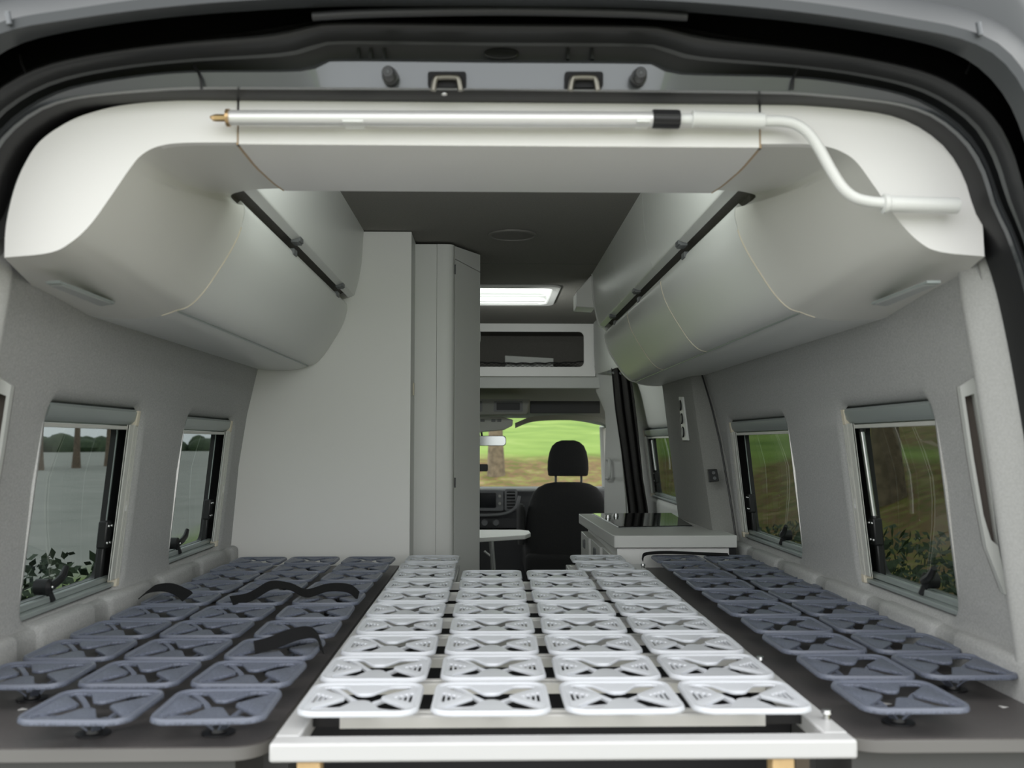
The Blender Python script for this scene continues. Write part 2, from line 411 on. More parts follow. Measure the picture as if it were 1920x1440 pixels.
# domed roof skin running forward from the edge, open where the hatch sits
rr = [p for p in rm if p.z > 1.25+.30]
def lift(p, D, dz): return Vector((p.x, W(0,D,0).y, p.z+dz*max(0, min(1, (p.z-1.25-.30)/.25))))
rows = [rr, [lift(p,1.408,.06) for p in rr], [lift(p,1.425,.12) for p in rr], [lift(p,1.48,.175) for p in rr]]+[[lift(p,D,.21) for p in rr] for D in (1.80,4.50,5.20,6.95)]+[[lift(p,7.3,.05) for p in rr]]
mb = MB(); mb.loft(rows, False, False)
def in_hatch(f):
    c = sum((mb.v[i] for i in f), Vector())/len(f); return W(0,4.5,0).y < c.y < W(0,5.2,0).y and -.47 < c.x < .36
mb.f = [f for f in mb.f if not in_hatch(f)]
tag(mb.build('roof', 'bodyout', angle=40), None, None, kind='structure')
# side skins so nothing shows past the frame
for sd in (-1, 1):
    sidepts = [p for p in rm if p.x*sd > .7 and p.z < 1.25+.6]
    sidepts.sort(key=lambda p: -p.z)
    MB().loft([sidepts, [p+Vector((sd*.03, .3, 0)) for p in sidepts]], False, False).build('outer_skin', 'bodyout', body)
# weld seams, strikers, stops, oval, long strip
for px in (377, 1487):
    s = -1 if px < 920 else 1
    mb = MB(); mb.tube([P(px+s*14,122,1.462), P(px+s*4,138,1.450), P(px,150,1.449), P(px-s*1,168,1.449)], .0022, 8); mb.build('weld_seam', 'black', body)
for px in (838, 1095):
    mb = MB(); mb.plate(rrect(px-36,134,px+36,164,5,4), [], lambda a,b: P(a,b,1.451), lambda a,b: P(a,b,1.447)); hs = mb.build('striker_pocket', 'under', body)
    pts = [(px-26,170),(px-22,149),(px-14,145),(px+14,145),(px+22,149),(px+26,170)]
    mb = MB(); mb.tube(crom([P(a,b,1.440) for a, b in pts], 4), .0046, 10)
    for q in (-24, 24): mb.tube([P(px+q,160,1.440), P(px+q,160,1.449)], .004, 8)
    mb.build('door_striker', mat('striker_metal', (.22,.21,.18), .35, metal=.9), body)
for px, py in ((733,146),(1196,148)):
    c = P(px,py,1.452); e = P(px+(-6 if px<920 else 6), py-12, 1.412)
    mb = MB(); mb.tube([c, c.lerp(e,.35), c.lerp(e,.36), e.lerp(c,.1), e], [.0125,.0125,.0105,.0095,.0075], 18); st = mb.build('rubber_stop', 'rubber', body)
    mb = MB(); mb.tube([e, e+(e-c).normalized()*.001], [.004,.003], 10); mb.build('stop_screw', 'bodyin', st)
mb = MB(); ov = [(940+30*math.cos(2*math.pi*k/28), 101+8*math.sin(2*math.pi*k/28)) for k in range(28)]
mb.tube([P(a,b,1.487) for a, b in ov]+[P(*ov[0],1.487)], .0025, 8); mb.plate(ov, [], lambda a,b: P(a,b,1.489), lambda a,b: P(a,b,1.486)); mb.build('oval_grommet', 'rubber', body)
for px in (672,695,720,1065,1110):
    mb = MB(); mb.box(P(px-3,112,1.490)-Vector((0,.004,0)), P(px+3,92,1.490)+Vector((0,.004,0))); mb.build('press_rib', 'bodyin', body)
mb = MB(); mb.tube(crom([P(586,31,1.36),P(700,25,1.36),P(940,21,1.36),P(1170,25,1.36),P(1288,32,1.36)],8), .0062, 12)
mb.build('drip_strip', 'rubber', body)
for px, s in ((45,-1),(1815,1)):
    mb = MB(); mb.tube([P(px+s*8, 103+0, 1.43), P(px+s*4, 122,1.425), P(px-s*4,138,1.425)], .002, 6); mb.build('panel_joint', 'black', body)
for px in (18,1838):
    mb = MB(); mb.tube([P(px,66 if px>900 else 46,1.318), P(px-4,42 if px>900 else 22,1.316)], .004, 8); mb.build('roof_joint', 'body', body)
# two small drops of sealant and screw under the strike face
mb = MB(); mb.ball(P(833,176,1.455), .005,.003,.003); mb.build('frame_screw', 'steel', body)

# ---- padded door pillars beside the opening
def pillar(side, name):
    inner = [(1797,440),(1798,490),(1806,560),(1829,690),(1861,900),(1887,1080),(1907,1225),(1920,1500)]
    outer = [(1876,424),(1888,466),(1902,510),(1938,680),(1974,900),(1996,1080),(2010,1240),(2020,1500)]
    a = [P(x,y,1.60) for x, y in inner]; b = [P(x,y,1.505) for x, y in outer]
    rings = []
    for p, q in zip(a, b):
        zr = p.z-1.25
        row = [Vector((wx(zr)+.004, W(0,1.80,0).y, zr+1.25)), Vector((max(p.x+.045, wx(zr)-.02), p.y+.085, p.z)), Vector((p.x+.012, p.y+.03, p.z)), Vector((p.x, p.y+.006, p.z)), p+Vector((.002,-.012,0)), p.lerp(q,.5), q+Vector((-.004,.004,0)), q+Vector((.006,.02,0))]
        rings.append([Vector((v.x*side, v.y, v.z)) for v in crom(row, 3)])
    mb = MB(); mb.loft(rings, False, False)
    return tag(mb.build(name, 'pillar', angle=60), None, None, kind='structure')
pillar(-1, 'trim_2'); pillar(1, 'trim_3')

# ================================================================== REAR FASCIA
LOW = [(-.510,.492),(-.503,.482),(-.5015,.464),(-.512,.4225),(-.531,.383),(-.5545,.344),(-.578,.308),(-.599,.284),(-.616,.272),(-.634,.267)]
BOT = [(-.636,.2665),(-.670,.255),(-.739,.250),(-.87,.262)]
UPR = [(-.447,.745),(-.449,.70),(-.454,.625),(-.464,.565),(-.4735,.527),(-.4765,.517),(-.481,.5135),(-.498,.5065)]
def smooth2(prof, n=4):
    return [(v.x,v.y) for v in crom([Vector((a,b,0)) for a, b in prof], n)]
def resamp(h, n):
    L = [0]
    for a, b in zip(h, h[1:]): L.append(L[-1]+(b-a).length)
    out = []
    for k in range(n):
        t = L[-1]*k/(n-1); i = 0
        while i < len(L)-2 and L[i+1] < t: i += 1
        out.append(h[i].lerp(h[i+1], (t-L[i])/max(1e-9, L[i+1]-L[i])))
    return out
S_L = [(444,267),(340,268),(295,275),(265,291),(242,318),(212,362),(170,420),(132,455),(92,474),(8,483)]
O_L = [(444,181),(350,186),(240,196),(175,210),(125,230),(75,265),(45,310),(25,360),(11,425),(8,483)]
B_L = [(530,353,1.83),(482,355,1.86),(448,360,1.90),(433,369,1.93),(443,388,1.95),(428,436,1.955),(392,500,1.955),(336,562,1.955),(298,592,1.955),(120,590,1.955)]
S_R = [(1427,270),(1499,270),(1545,274),(1577,284),(1606,304),(1640,350),(1683,411),(1722,452),(1762,472),(1846,481)]
O_R = [(1427,185),(1534,189),(1623,197),(1683,207),(1733,227),(1775,257),(1803,290),(1825,333),(1840,400),(1846,481)]
B_R = [(1329,357,1.852),(1370,357,1.87),(1400,361,1.90),(1416,370,1.93),(1406,388,1.95),(1424,440,1.955),(1458,500,1.955),(1518,565,1.955),(1552,592,1.955),(1728,592,1.955)]
def corner(Sx, Ox, Bx, label, seamx):
    root = empty('corner_trim', P((Sx[0][0]+Sx[-1][0])/2, Sx[-1][1], 1.6), label, 'trim panel')
    s = crom([P(x,y,1.5) for x, y in Sx], 8); o = crom([P(x,y,1.5) for x, y in Ox], 8)
    sgb = -1 if Sx[0][0] < 920 else 1
    b = crom([P(*q) for q in Bx[:4]]+[W(sgb*.503,1.955,.474)], 8)[:-1]
    b += resamp([W(-sgb*x,1.955,z) for x, z in smooth2(LOW)[4:]], 24) + resamp([W(-sgb*x,1.955,z) for x, z in smooth2(BOT)], 17)[1:]
    b = b[:len(s)-1]+[b[-1]]
    mb = MB()
    poly = [(p.x,p.z) for p in s] + [(p.x,p.z) for p in reversed(o)][1:]
    Y = s[0].y
    mb.plate(poly, [], lambda u,v: Vector((u,Y,v)), lambda u,v: Vector((u,Y+.016,v)))
    face = mb.build('front_face', 'white', root)
    rings = []
    for k in range(13):
        t = k/12; row = []
        for i, (p, q) in enumerate(zip(s, b)):
            v = p.lerp(q, t); u = i/(len(s)-1)
            w = max(0, 1-abs(u-.32)/.32)          # belly of the inner corner
            v.z += -.012*math.sin(math.pi*t)*w
            row.append(v)
        rings.append(row)
    # outer skin then inner skin: a shell with thickness
    mb = MB(); mb.loft(rings, False, False)
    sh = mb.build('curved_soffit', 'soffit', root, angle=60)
    # raw edge where the soffit meets the locker
    sg = -1 if Sx[0][0] < 920 else 1
    mb = MB(); mb.tube([p+Vector((-sg*.0005,.0012,.0)) for p in b[36:58]], .0016, 6); mb.build('raw_edge', 'cream', root)
    # flush reading light in the soffit
    return root, rings
cl, rl_ = corner(S_L, O_L, B_L, 'white curved corner trim panel at upper left of the rear opening', -.392)
cr, rr_ = corner(S_R, O_R, B_R, 'white curved corner trim panel at upper right, behind the crank grip', .417)
def reading_light(root, quad, zr):
    pts = [PZ(x, y, 1.25+zr) for x, y in quad]
    ctr = sum(pts, Vector())/4
    mb = MB(); dn = Vector((0,0,-.004))
    mb.loft([[p for p in pts], [p+dn for p in pts]]); rim = mb.build('reading_light', 'cass', root)
    mb = MB(); ins = [p.lerp(ctr,.12)+dn for p in pts]; mb.loft([ins, [p+Vector((0,0,-.002)) for p in ins]]); mb.build('lamp_cover', 'lamp', rim)
reading_light(cl, [(86,527),(112,526),(215,566),(190,570)], .262)
reading_light(cr, [(1764,526),(1738,526),(1634,567),(1660,570)], .262)

cx = empty('fascia_panel', W(.01,1.6,.46), 'long white fascia panel spanning the top behind the silver tube', 'trim panel')
def zc(D): return interp([(1.5,.466),(1.62,.464),(1.75,.472),(1.84,.482)], D)
xl0, xr0 = P(447,267,1.5).x, P(1424,270,1.5).x
prof = [(1.5,.5375),(1.5,.4665)]+[(D,zc(D)) for D in (1.53,1.56,1.6,1.64,1.68,1.72,1.76,1.80,1.84)]+[(1.84,.50),(1.52,.50),(1.52,.5375)]
mb = MB(); mb.loft([[W(x,D,z+ (0 if True else 0)) for D, z in prof] for x in (xl0, xr0)]); mb.build('panel_body', 'white', cx, .0012)
for x in (xl0-.0022, xr0+.0022):
    mb = MB(); mb.tube([W(x,1.506,.536)]+[W(x,D,zc(D)+.0015) for D in (1.503,1.53,1.56,1.6,1.64,1.68,1.72,1.76,1.80,1.84)], .0020, 6); mb.build('seam_edge', 'tan', cx)
    mb = MB(); mb.box(W(x-.0018,1.503,.466), W(x+.0018,1.512,.537)); mb.build('seam_gap', 'black', cx)
for px in (660, 1200):       # holders for the crank
    q = P(px,240,1.49)
    mb = MB(); mb.box(P(px-22,238,1.5), P(px+38,232,1.5)+Vector((0,-.012,.0)))
    mb.box(P(px-12,237,1.4905), P(px+20,229,1.455)); mb.build('pole_clip', 'grip', cx, .001)

# ================================================================== CRANK
DC = 1.470
ck = empty('awning_crank', P(900,224,DC), 'telescopic silver awning crank with white bent handle clipped along the fascia', 'crank')
a, b = P(430,221,DC), P(1226,224,DC)
MB().tube([a, a.lerp(b,.002), b], [.0112,.0117,.0117], 28).build('silver_tube', 'alu', ck)
mb = MB(); mb.tube([P(425,221,DC), P(431,221,DC)], .0135, 24); mb.build('tube_ring', 'brass', ck)
mb = MB(); mb.tube([P(427,221,DC), P(404,221,DC), P(400,221,DC), P(394,219,DC)], [.0056,.0056,.0048,.0018], 6); mb.build('hex_tip', 'brass', ck)
c0, c1 = P(1223,223,DC), P(1274,224,DC)
mb = MB(); ax = (c1-c0).normalized(); rings = []
for t in (0,.02,.04,.96,.98,1):
    p = c0.lerp(c1,t); rad = .0146 if .03 < t < .97 else .0138
    rings.append([p+Vector((0,math.cos(2*math.pi*k/48),math.sin(2*math.pi*k/48)))*(rad*(1 if (k//2) % 2 else .95)) for k in range(48)])
mb.loft(rings); mb.build('black_collar', 'black', ck, angle=20)
rodp = [P(1270,224,DC),P(1300,224,DC),P(1432,227,DC),P(1462,227,DC),P(1492,233,DC),P(1516,250,DC),P(1535,277,DC),P(1560,322,DC),P(1580,352,DC),P(1602,370,DC),P(1630,378,DC),P(1662,381,DC)]
mb = MB(); mb.tube(crom(rodp,8), .0086, 18); mb.build('bent_rod', 'grip', ck)
mb = MB(); g0, g1 = P(1297,223,DC), P(1433,227,DC)
mb.tube([g0, g0.lerp(g1,.005), g0.lerp(g1,.03), g0.lerp(g1,.05), g1.lerp(g0,.01), g1], [.011,.0135,.0135,.0122,.0125,.011], 24); mb.build('hand_grip', 'grip', ck)
mb = MB(); g0, g1 = P(1655,382,DC), P(1797,386,DC)
mb.tube([g0, g0.lerp(g1,.006), g0.lerp(g1,.06), g0.lerp(g1,.08), g1.lerp(g0,.03), g1.lerp(g0,.008), g1], [.011,.0150,.0150,.0128,.0128,.0120,.008], 24); mb.build('hand_grip', 'grip', ck)

# ================================================================== OVERHEAD LOCKERS
def shell(prof, t, sx):
    # thicken an open profile towards the wall (negative x side, mirrored by sx)
    pts = [Vector((a,b)) for a, b in prof]; inn = []
    for i, p in enumerate(pts):
        d = (pts[min(i+1,len(pts)-1)]-pts[max(i-1,0)]).normalized()
        nrm = Vector((-d.y, d.x)); nrm = nrm if nrm.x < 0 or (abs(nrm.x) < .3 and nrm.y > 0) else -nrm
        if nrm.x > 0: nrm = -nrm
        inn.append(p+nrm*t)
    return [(p.x*sx,p.y) for p in pts]+[(p.x*sx,p.y) for p in reversed(inn)]
def overhead(sx, D0, D1, seams, label, clips, endcap):
    root = empty('overhead_cabinet', W(sx*-.7, (D0+D1)/2, .25), label, 'cabinet')
    # carcass behind the doors
    car = [(-.500,.735),(-.500,.535),(-.535,.512),(-.535,.478),(-.545,.44),(-.60,.31),(-.65,.275),(-.80,.275),(-.80,.735)]
    mb = MB(); mb.loft([[W(-sx*-a if False else a*(-1 if sx<0 else 1)*(-1 if sx>0 else -1)*-1 if False else (a if sx>0 else -a),D,z) for a, z in car] for D in (D0+.004, D1-.004)])
    mb.build('carcass', 'ceil', root)
    f = 1 if sx > 0 else -1
    # here sx=+1 keeps the left profile (negative x); sx=-1 mirrors to the right
    b2 = smooth2(BOT); bp = [(x*f, z) for x, z in b2]+[(-.87*f,.285),(-.64*f,.285)]
    mb = MB(); mb.loft([[W(x,D,z) for x, z in bp] for D in (D0, D1)]); mb.build('underside', 'door', root)
    edges = [D0]+seams+[D1]
    low = shell(smooth2(LOW), .016, f); up = shell(smooth2(UPR), .016, f)
    for i, (p, q) in enumerate(zip(edges, edges[1:])):
        mb = MB(); mb.loft([[W(x,D,z) for x, z in low] for D in (p+.0012, q-.0012)]); ld = mb.build('lower_door', 'door', root, angle=30)
        mb = MB(); mb.loft([[W(x,D,z) for x, z in up] for D in (max(1.52,p-.3 if i==0 else p)+.001, q-.001)]); ud = mb.build('upper_door', 'door', root, angle=30)
        # hinge line
        mb = MB(); mb.tube([W(-.634*f,p+.01,.2655), W(-.634*f,q-.01,.2655)], .0022, 8); mb.build('hinge_strip', 'cass', ld)
        for cD in clips:
            if p < cD < q:
                mb = MB(); mb.box(W(-.477*f,cD-.020,.504), W(-.499*f,cD+.020,.519)); mb.box(W(-.481*f,cD-.024,.501), W(-.500*f,cD+.024,.508)); mb.build('latch', 'dashgrey', ud, .0008)
                mb = MB(); mb.box(W(-.498*f,cD-.020+.03,.477), W(-.516*f,cD+.020+.03,.492)); mb.build('latch', 'dashgrey', ld, .0008)
    for q in seams:
        mb = MB(); mb.tube([W(x*f-.0008*-f,q,z-.0003) for x, z in smooth2(LOW)[6:]], .0013, 6); mb.build('raw_edge', 'cream' , root)
    if endcap:
        ep = [(x*f,z) for x, z in smooth2(UPR)]+[(x*f,z) for x, z in smooth2(LOW)]+[(x*f,z) for x, z in b2]+[(-.87*f,.745)]
        mb = MB(); mb.plate([(x-.003*f*-1,z-.002) for x, z in ep], [], lambda a,b: W(a,D1,b), lambda a,b: W(a,D1+.016,b)); mb.build('end_panel', 'door', root)
    return root
overhead(1, 1.957, 3.375, [], 'left pale overhead cabinet with curved doors meeting the tall white partition', [2.43, 3.13], False)
overhead(-1, 1.957, 4.22, [2.82, 3.52], 'right pale overhead cabinet, longer with three curved doors above the kitchen', [2.45, 3.22, 3.86], True)

# wedge shelf hanging past the end of the right locker
mb = MB(); wp = [(1081,546),(1108,517),(1115,517),(1116,577),(1081,575)]
mb.plate(wp, [], lambda a,b: P(a,b,4.24), lambda a,b: P(a,b,4.24)+Vector((0,.16,0)))
tag(mb.build('ceiling_bracket', 'white', bevel=.003), 'small white wedge shelf below the ceiling at far end of the right cabinet', 'bracket')

# ================================================================== TALL PARTITION + BATHROOM COLUMN
DP = 3.38
pl = empty('partition_wall', W(-.55,DP,-.4), 'tall plain white partition panel closing the end of the left bed', 'partition')
left_edge = [(z, -wx(z)-.02) for z in (-.75,-.36,-.25,-.08,.097,.2,.25,.40,.60,.742)]
xr = P(770,720,DP).x
pts = [(x, z) for z, x in left_edge]+[(xr,.742),(xr,-.75)]
mb = MB(); mb.plate(pts, [], lambda a,b: W(a,DP,b), lambda a,b: W(a,DP+.018,b)); mb.build('panel', 'panel', pl, .0012)
mb = MB(); mb.box(W(xr-.016,DP+.018,-.75), W(xr-.001,DP+.20,.742)); mb.build('return_panel', 'column', pl, .001)
mb = MB(); q = P(779,730,DP+.12); mb.box(W(xr-.001,DP+.10,.17), W(xr+.004,DP+.115,.215)); mb.build('door_catch', 'cream', pl, .001)

bc = empty('bathroom_door', W(-.12,3.7,-1.25), 'tall grey-white rounded corner unit beside the aisle, right of the partition', 'cabinet')
D0 = 3.56
xa, xb, xc = P(782,720,D0).x, P(818,720,D0).x, P(853,720,D0).x
mb = MB(); mb.box(W(xa-.02,D0,-1.25), W(xb,D0+.03,.735)); mb.build('side_panel', 'column', bc, .0008)
arc = []
xk = P(852,720,D0+.03).x; ye = D0+.20; xe = P(900,720,ye).x
path = crom([(xb+.001,D0,0),(xb+.035,D0,0),(xb+.058,D0+.008,0),(xk,D0+.032,0)], 5)
mb = MB(); mb.loft([[W(p.x,p.y,z) for p in path]+[W(p.x-.004,p.y+.02,z) for p in reversed(path)] for z in (-1.25,.735)]); mb.build('rounded_post', 'column', bc, angle=50)
mb = MB(); mb.add([W(xk+.0015,D0+.034,-1.25),W(xe,ye,-1.25),W(xe,ye,.665),W(xk+.0015,D0+.034,.685),W(xk-.01,D0+.055,-1.25),W(xe-.012,ye+.02,-1.25),W(xe-.012,ye+.02,.665),W(xk-.01,D0+.055,.685)],
                  [(0,1,2,3),(7,6,5,4),(0,4,5,1),(1,5,6,2),(2,6,7,3),(3,7,4,0)]); dr = mb.build('door', 'column', bc, .001)
mb = MB(); mb.add([W(xk+.0015,D0+.034,.688),W(xe,ye,.668),W(xe,ye,.735),W(xk+.0015,D0+.034,.735),W(xk-.01,D0+.055,.688),W(xe-.012,ye+.02,.668),W(xe-.012,ye+.02,.735),W(xk-.01,D0+.055,.735)],
                  [(0,1,2,3),(7,6,5,4),(0,4,5,1),(1,5,6,2),(2,6,7,3),(3,7,4,0)]); mb.build('header_panel', 'column', bc, .001)
for y in (505,905):
    mb = MB(); p0 = P(853,y,D0+.03); mb.box(p0+Vector((-.002,-.002,-.018)), p0+Vector((.003,.006,.018))); mb.build('hinge', 'black', dr)
# far side of the bathroom, closes the view along the aisle
mb = MB(); mb.box(W(-.62,4.70,-1.25), W(-.07,4.72,.74)); mb.box(W(-.085,3.80,-1.25), W(-.07,4.70,.74)); mb.build('aisle_side_panel', 'column', bc)

# ================================================================== CEILING FIXTURES
c0 = P(961,440,0.001); sp = PZ(961,440,1.25+.744)
root = empty('ceiling_speaker', sp, 'round flush grille in the dark ceiling beside the corner unit', 'grille')
n = 40
mb = MB(); rings = []
for r_, dz in ((.088,0),(.087,-.005),(.078,-.007),(.075,-.002)):
    rings.append([sp+Vector((r_*math.cos(2*math.pi*k/n), r_*math.sin(2*math.pi*k/n), dz)) for k in range(n)])
mb.loft(rings, True, False); mb.build('rim', mat('headliner_rim', (.185,.178,.162), .6), root)
mb = MB(); mb.loft([[sp+Vector((.0755*math.cos(2*math.pi*k/n), .0755*math.sin(2*math.pi*k/n), dz)) for k in range(n)] for dz in (-.0005,-.003)]); mb.build('grille_cover', mat('headliner_cover', (.18,.172,.157), .8, bump=.5, bscale=900), root)

root = empty('roof_hatch', W(-.05,4.86,.74), 'white framed roof hatch glowing with daylight over the aisle', 'skylight')
mb = MB(); outer = rrect(-.46,4.53,.335,5.18,.06); inner = rrect(-.41,4.585,.295,5.13,.045)
mb.plate(outer, [inner], lambda a,b: W(a,b,.735), lambda a,b: W(a,b,.746)); mb.build('frame', 'white', root, .004)
mb = MB(); mb.loft([[W(a,b,z) for a, b in inner] for z in (.74,.84)], True, False); mb.build('shaft', 'white', root)
mb = MB(); mb.plate(rrect(-.44,4.55,.325,5.16,.06), [], lambda a,b: W(a,b,.865), lambda a,b: W(a,b,.87)); mb.build('dome', 'sky', root)
mb = MB(); mb.box(W(-.40,5.055,.742), W(.285,5.075,.752)); mb.box(W(-.40,4.985,.760), W(.285,4.99,.766)); mb.build('blind_bar', 'white', root, .002)

# ================================================================== FRONT OF THE LIVING AREA
DF = 6.0
al = empty('over_cab_locker', W(.0,DF,.42), 'white over-cab storage front with wide rounded opening above the windscreen', 'cabinet')
def q2(px, py): p = P(px,py,DF); return (p.x, p.z-1.25)
hx1, hz0 = q2(1095,688); _, hz1 = q2(1095,622)
pr, pt = q2(1116,607); _, pb = q2(1116,706)
hole = rrect(-.62, hz0, hx1, hz1, .032)
mb = MB(); mb.plate([(-.85,pb),(pr,pb),(pr,.742),(-.85,.742)], [hole], lambda a,b: W(a,DF,b), lambda a,b: W(a,DF+.018,b)); mb.build('front_panel', 'white', al, .002)
mb = MB(); mb.box(W(-.85,DF+.018,hz0-.02), W(.75,DF+.75,hz0-.005)); mb.build('shelf', 'ceil', al)
mb = MB(); mb.box(W(-.85,DF+.72,hz0-.005), W(.75,DF+.74,.75)); mb.box(W(.73,DF+.018,hz0-.005), W(.75,DF+.72,.75)); mb.box(W(-.85,DF+.018,.742), W(.75,DF+.74,.76)); mb.build('liner', 'ceil', al)
x1, z1 = q2(1126,728)
mb = MB(); mb.box(W(-.85,DF-.006,z1), W(x1,DF+.02,pb-.004)); mb.build('lower_rail', 'cabtrim', al, .003)
# things lying in the over-cab shelf
bx0, bz0 = q2(947,690); bx1, bz1 = q2(1040,664)
mb = MB(); b3 = W(bx0,DF+.08,hz0-.004); 
mb.add([W(bx0,DF+.10,hz0-.004),W(bx1,DF+.10,hz0-.004),W(bx1,DF+.10,bz1-.016),W(bx0,DF+.10,bz1),W(bx0,DF+.4,hz0-.004),W(bx1,DF+.4,hz0-.004),W(bx1,DF+.4,bz1-.016),W(bx0,DF+.4,bz1)],
       [(0,1,2,3),(7,6,5,4),(0,4,5,1),(1,5,6,2),(2,6,7,3),(3,7,4,0)])
tag(mb.build('storage_box', 'cabtrim', bevel=.004), 'pale flat box lying in the over-cab storage behind the net', 'box')
net = empty('retaining_net', W(.1,DF+.01,hz0), 'black elastic net stretched across bottom of the over-cab opening', 'net')
xs = [-.62+(hx1+.62)*k/40 for k in range(41)]
def zt(x): return hz0+.024+.018*((x-.2)/.5)**2+.003*math.sin(x*70)
mb = MB(); mb.tube([W(x,DF+.022,zt(x)) for x in xs], .0045, 8); mb.build('edge_cord', 'net', net)
mb = MB()
for k in range(-4,41):
    for sgn in (1,-1):
        a0 = -.62+(hx1+.62)*k/40; a1 = a0+.05*1
        if a0 < -.62 or a1 > hx1: continue
        zz = (hz0, zt(a1)) if sgn > 0 else (zt(a0), hz0)
        mb.tube([W(a0,DF+.022,zz[0]), W(a1,DF+.022,zz[1])], .0012, 5)
mb.build('mesh_cords', 'net', net)['kind'] = 'stuff'

# right upper side trim between locker end and cab
mb = MB()
xa_ = .70
mb.add([W(.735,4.3,.745),W(.62,4.3,.745),W(.70,5.99,.745),W(.70,5.99,.41),W(.80,4.6,.36)], [(1,2,3,4)])
mb = MB(); mb.loft([[W(.66,4.25,.75),W(.70,4.25,.55),W(.735,4.25,.42),W(.745,4.25,.40),W(.86,4.25,.39)],
                    [W(.655,5.0,.75),W(.665,5.0,.56),W(.685,5.0,.44),W(.70,5.0,.405),W(.86,5.0,.39)],
                    [W(.64,5.99,.75),W(.642,5.99,.56),W(.648,5.99,.45),W(.66,5.99,.425),W(.86,5.99,.42)]], False, False)
tag(mb.build('trim_4', 'cabtrim', angle=60), None, None, kind='structure')
mb = MB(); pp = crom([PX(1107,600,.62) , P(1112,585,5.9), P(1118,580,5.5)],3)
# B pillar trim, right of the windscreen view
tp = [(1108,686),(1114,706),(1118,735),(1126,752),(1134,772),(1136,800),(1134,860),(1133,930),(1133,1000)]
to = [(1150,684),(1150,700),(1152,735),(1155,760),(1160,800),(1166,860),(1172,930),(1176,1000),(1180,1060)]
mb = MB(); mb.loft([[P(x,y,6.05) for x, y in tp],[P(x+6,y,6.0) for x, y in tp],[P(x,y,5.9) for x, y in to],[P(x+3,y,5.95) for x, y in to]], False, False)
tag(mb.build('trim_5', 'cabtrim', angle=60), None, None, kind='structure')
# grab handle on the pillar
mb = MB(); mb.tube(crom([P(1138,862,5.99),P(1142,862,5.93),P(1143,880,5.92),P(1142,895,5.93),P(1137,897,5.99)],4), .010, 8)
tag(mb.build('grab_handle', 'cabtrim'), 'small pale grab handle on the windscreen pillar', 'handle')

# cab headliner, arched
hl = []
for D, zc_, dr_ in ((6.0,.35,.03),(6.2,.385,.03),(6.6,.375,.04),(7.0,.30,.05),(7.3,.185,.05)):
    hl.append([W(x,D,zc_-dr_*abs(x/.9)**4*1.5) for x in [-.95+1.9*k/16 for k in range(17)]])
mb = MB(); mb.loft(hl, False, False); tag(mb.build('trim_6', 'cabgrey', angle=60), None, None, kind='structure')
# overhead console with vents
oc = empty('overhead_console', P(930,765,6.7), 'grey overhead console with small vents above the rear-view mirror', 'console')
mb = MB(); cq = [(820,748),(994,749),(988,776),(820,779)]
mb.plate(cq, [], lambda a,b: P(a,b,6.55), lambda a,b: P(a,b,6.55)+Vector((0,.25,.0))); mb.build('housing', 'cabgrey', oc, .006)
for x0, x1 in ((842,904),(926,980)):
    mb = MB(); mb.plate(rrect(x0,752,x1,772,2,3), [rrect(x0+5,755,x1-5,769,1.5,3)], lambda a,b: P(a,b,6.545), lambda a,b: P(a,b,6.555)); mb.build('vent_rim', 'dashgrey', oc)
    mb = MB(); mb.plate(rrect(x0+5,755,x1-5,769,1.5,3), [], lambda a,b: P(a,b,6.548), lambda a,b: P(a,b,6.549)); mb.build('vent_grille', 'dash', oc)
mb = MB(); mb.box(P(994,775,6.6), P(1125,752,6.6)+Vector((0,.02,0))); mb.build('storage_pocket', 'dash', oc, .004)
lm = empty('map_light', P(935,795,6.75), 'pale map light unit with buttons at top of the windscreen', 'lamp')
mb = MB(); lp = [(840,781),(940,781),(962,787),(961,798),(945,806),(900,810),(840,806)]
mb.plate(lp, [], lambda a,b: P(a,b,6.75), lambda a,b: P(a,b,6.75)+Vector((0,.2,0.0))); mb.build('housing', 'cabtrim', lm, .006)
for x in (905,925,936):
    mb = MB(); mb.plate(rrect(x-4,786,x+4,791,1,3), [], lambda a,b: P(a,b,6.742), lambda a,b: P(a,b,6.75)); mb.build('button', 'dashgrey', lm)
mb = MB(); vq = crom([P(966,793,6.95),P(1000,781,6.95),P(1060,778,6.95),P(1120,781,6.95),P(1140,790,6.95)],5); 
mb.loft([vq, [v+Vector((0,.01,-.035)) for v in vq], [v+Vector((0,.03,-.037)) for v in vq], [v+Vector((0,.03,0)) for v in vq]], False, False)
tag(mb.build('sun_visor', 'cabgrey'), 'grey passenger sun visor folded along top of the windscreen', 'sun visor')
rv = empty('rear_view_mirror', P(915,826,7.0), 'rear-view mirror hanging before the windscreen left of the headrest', 'mirror')
mb = MB(); mq = rrect(862,817,949,836,6,5); mb.plate(mq, [], lambda a,b: P(a,b,7.0)+Vector((0,.004,0)), lambda a,b: P(a,b,7.0)+Vector((0,.03,0))); mb.build('housing', 'dash', rv, .004)
mb = MB(); mq = rrect(863,818,948,835,6,5); mb.plate(mq, [], lambda a,b: P(a,b,6.999), lambda a,b: P(a,b,7.003)); mb.build('mirror_glass', 'mirror', rv)
mb = MB(); mb.tube([P(904,820,7.03), P(902,806,7.06)], .008, 8); mb.build('stem', 'dash', rv)

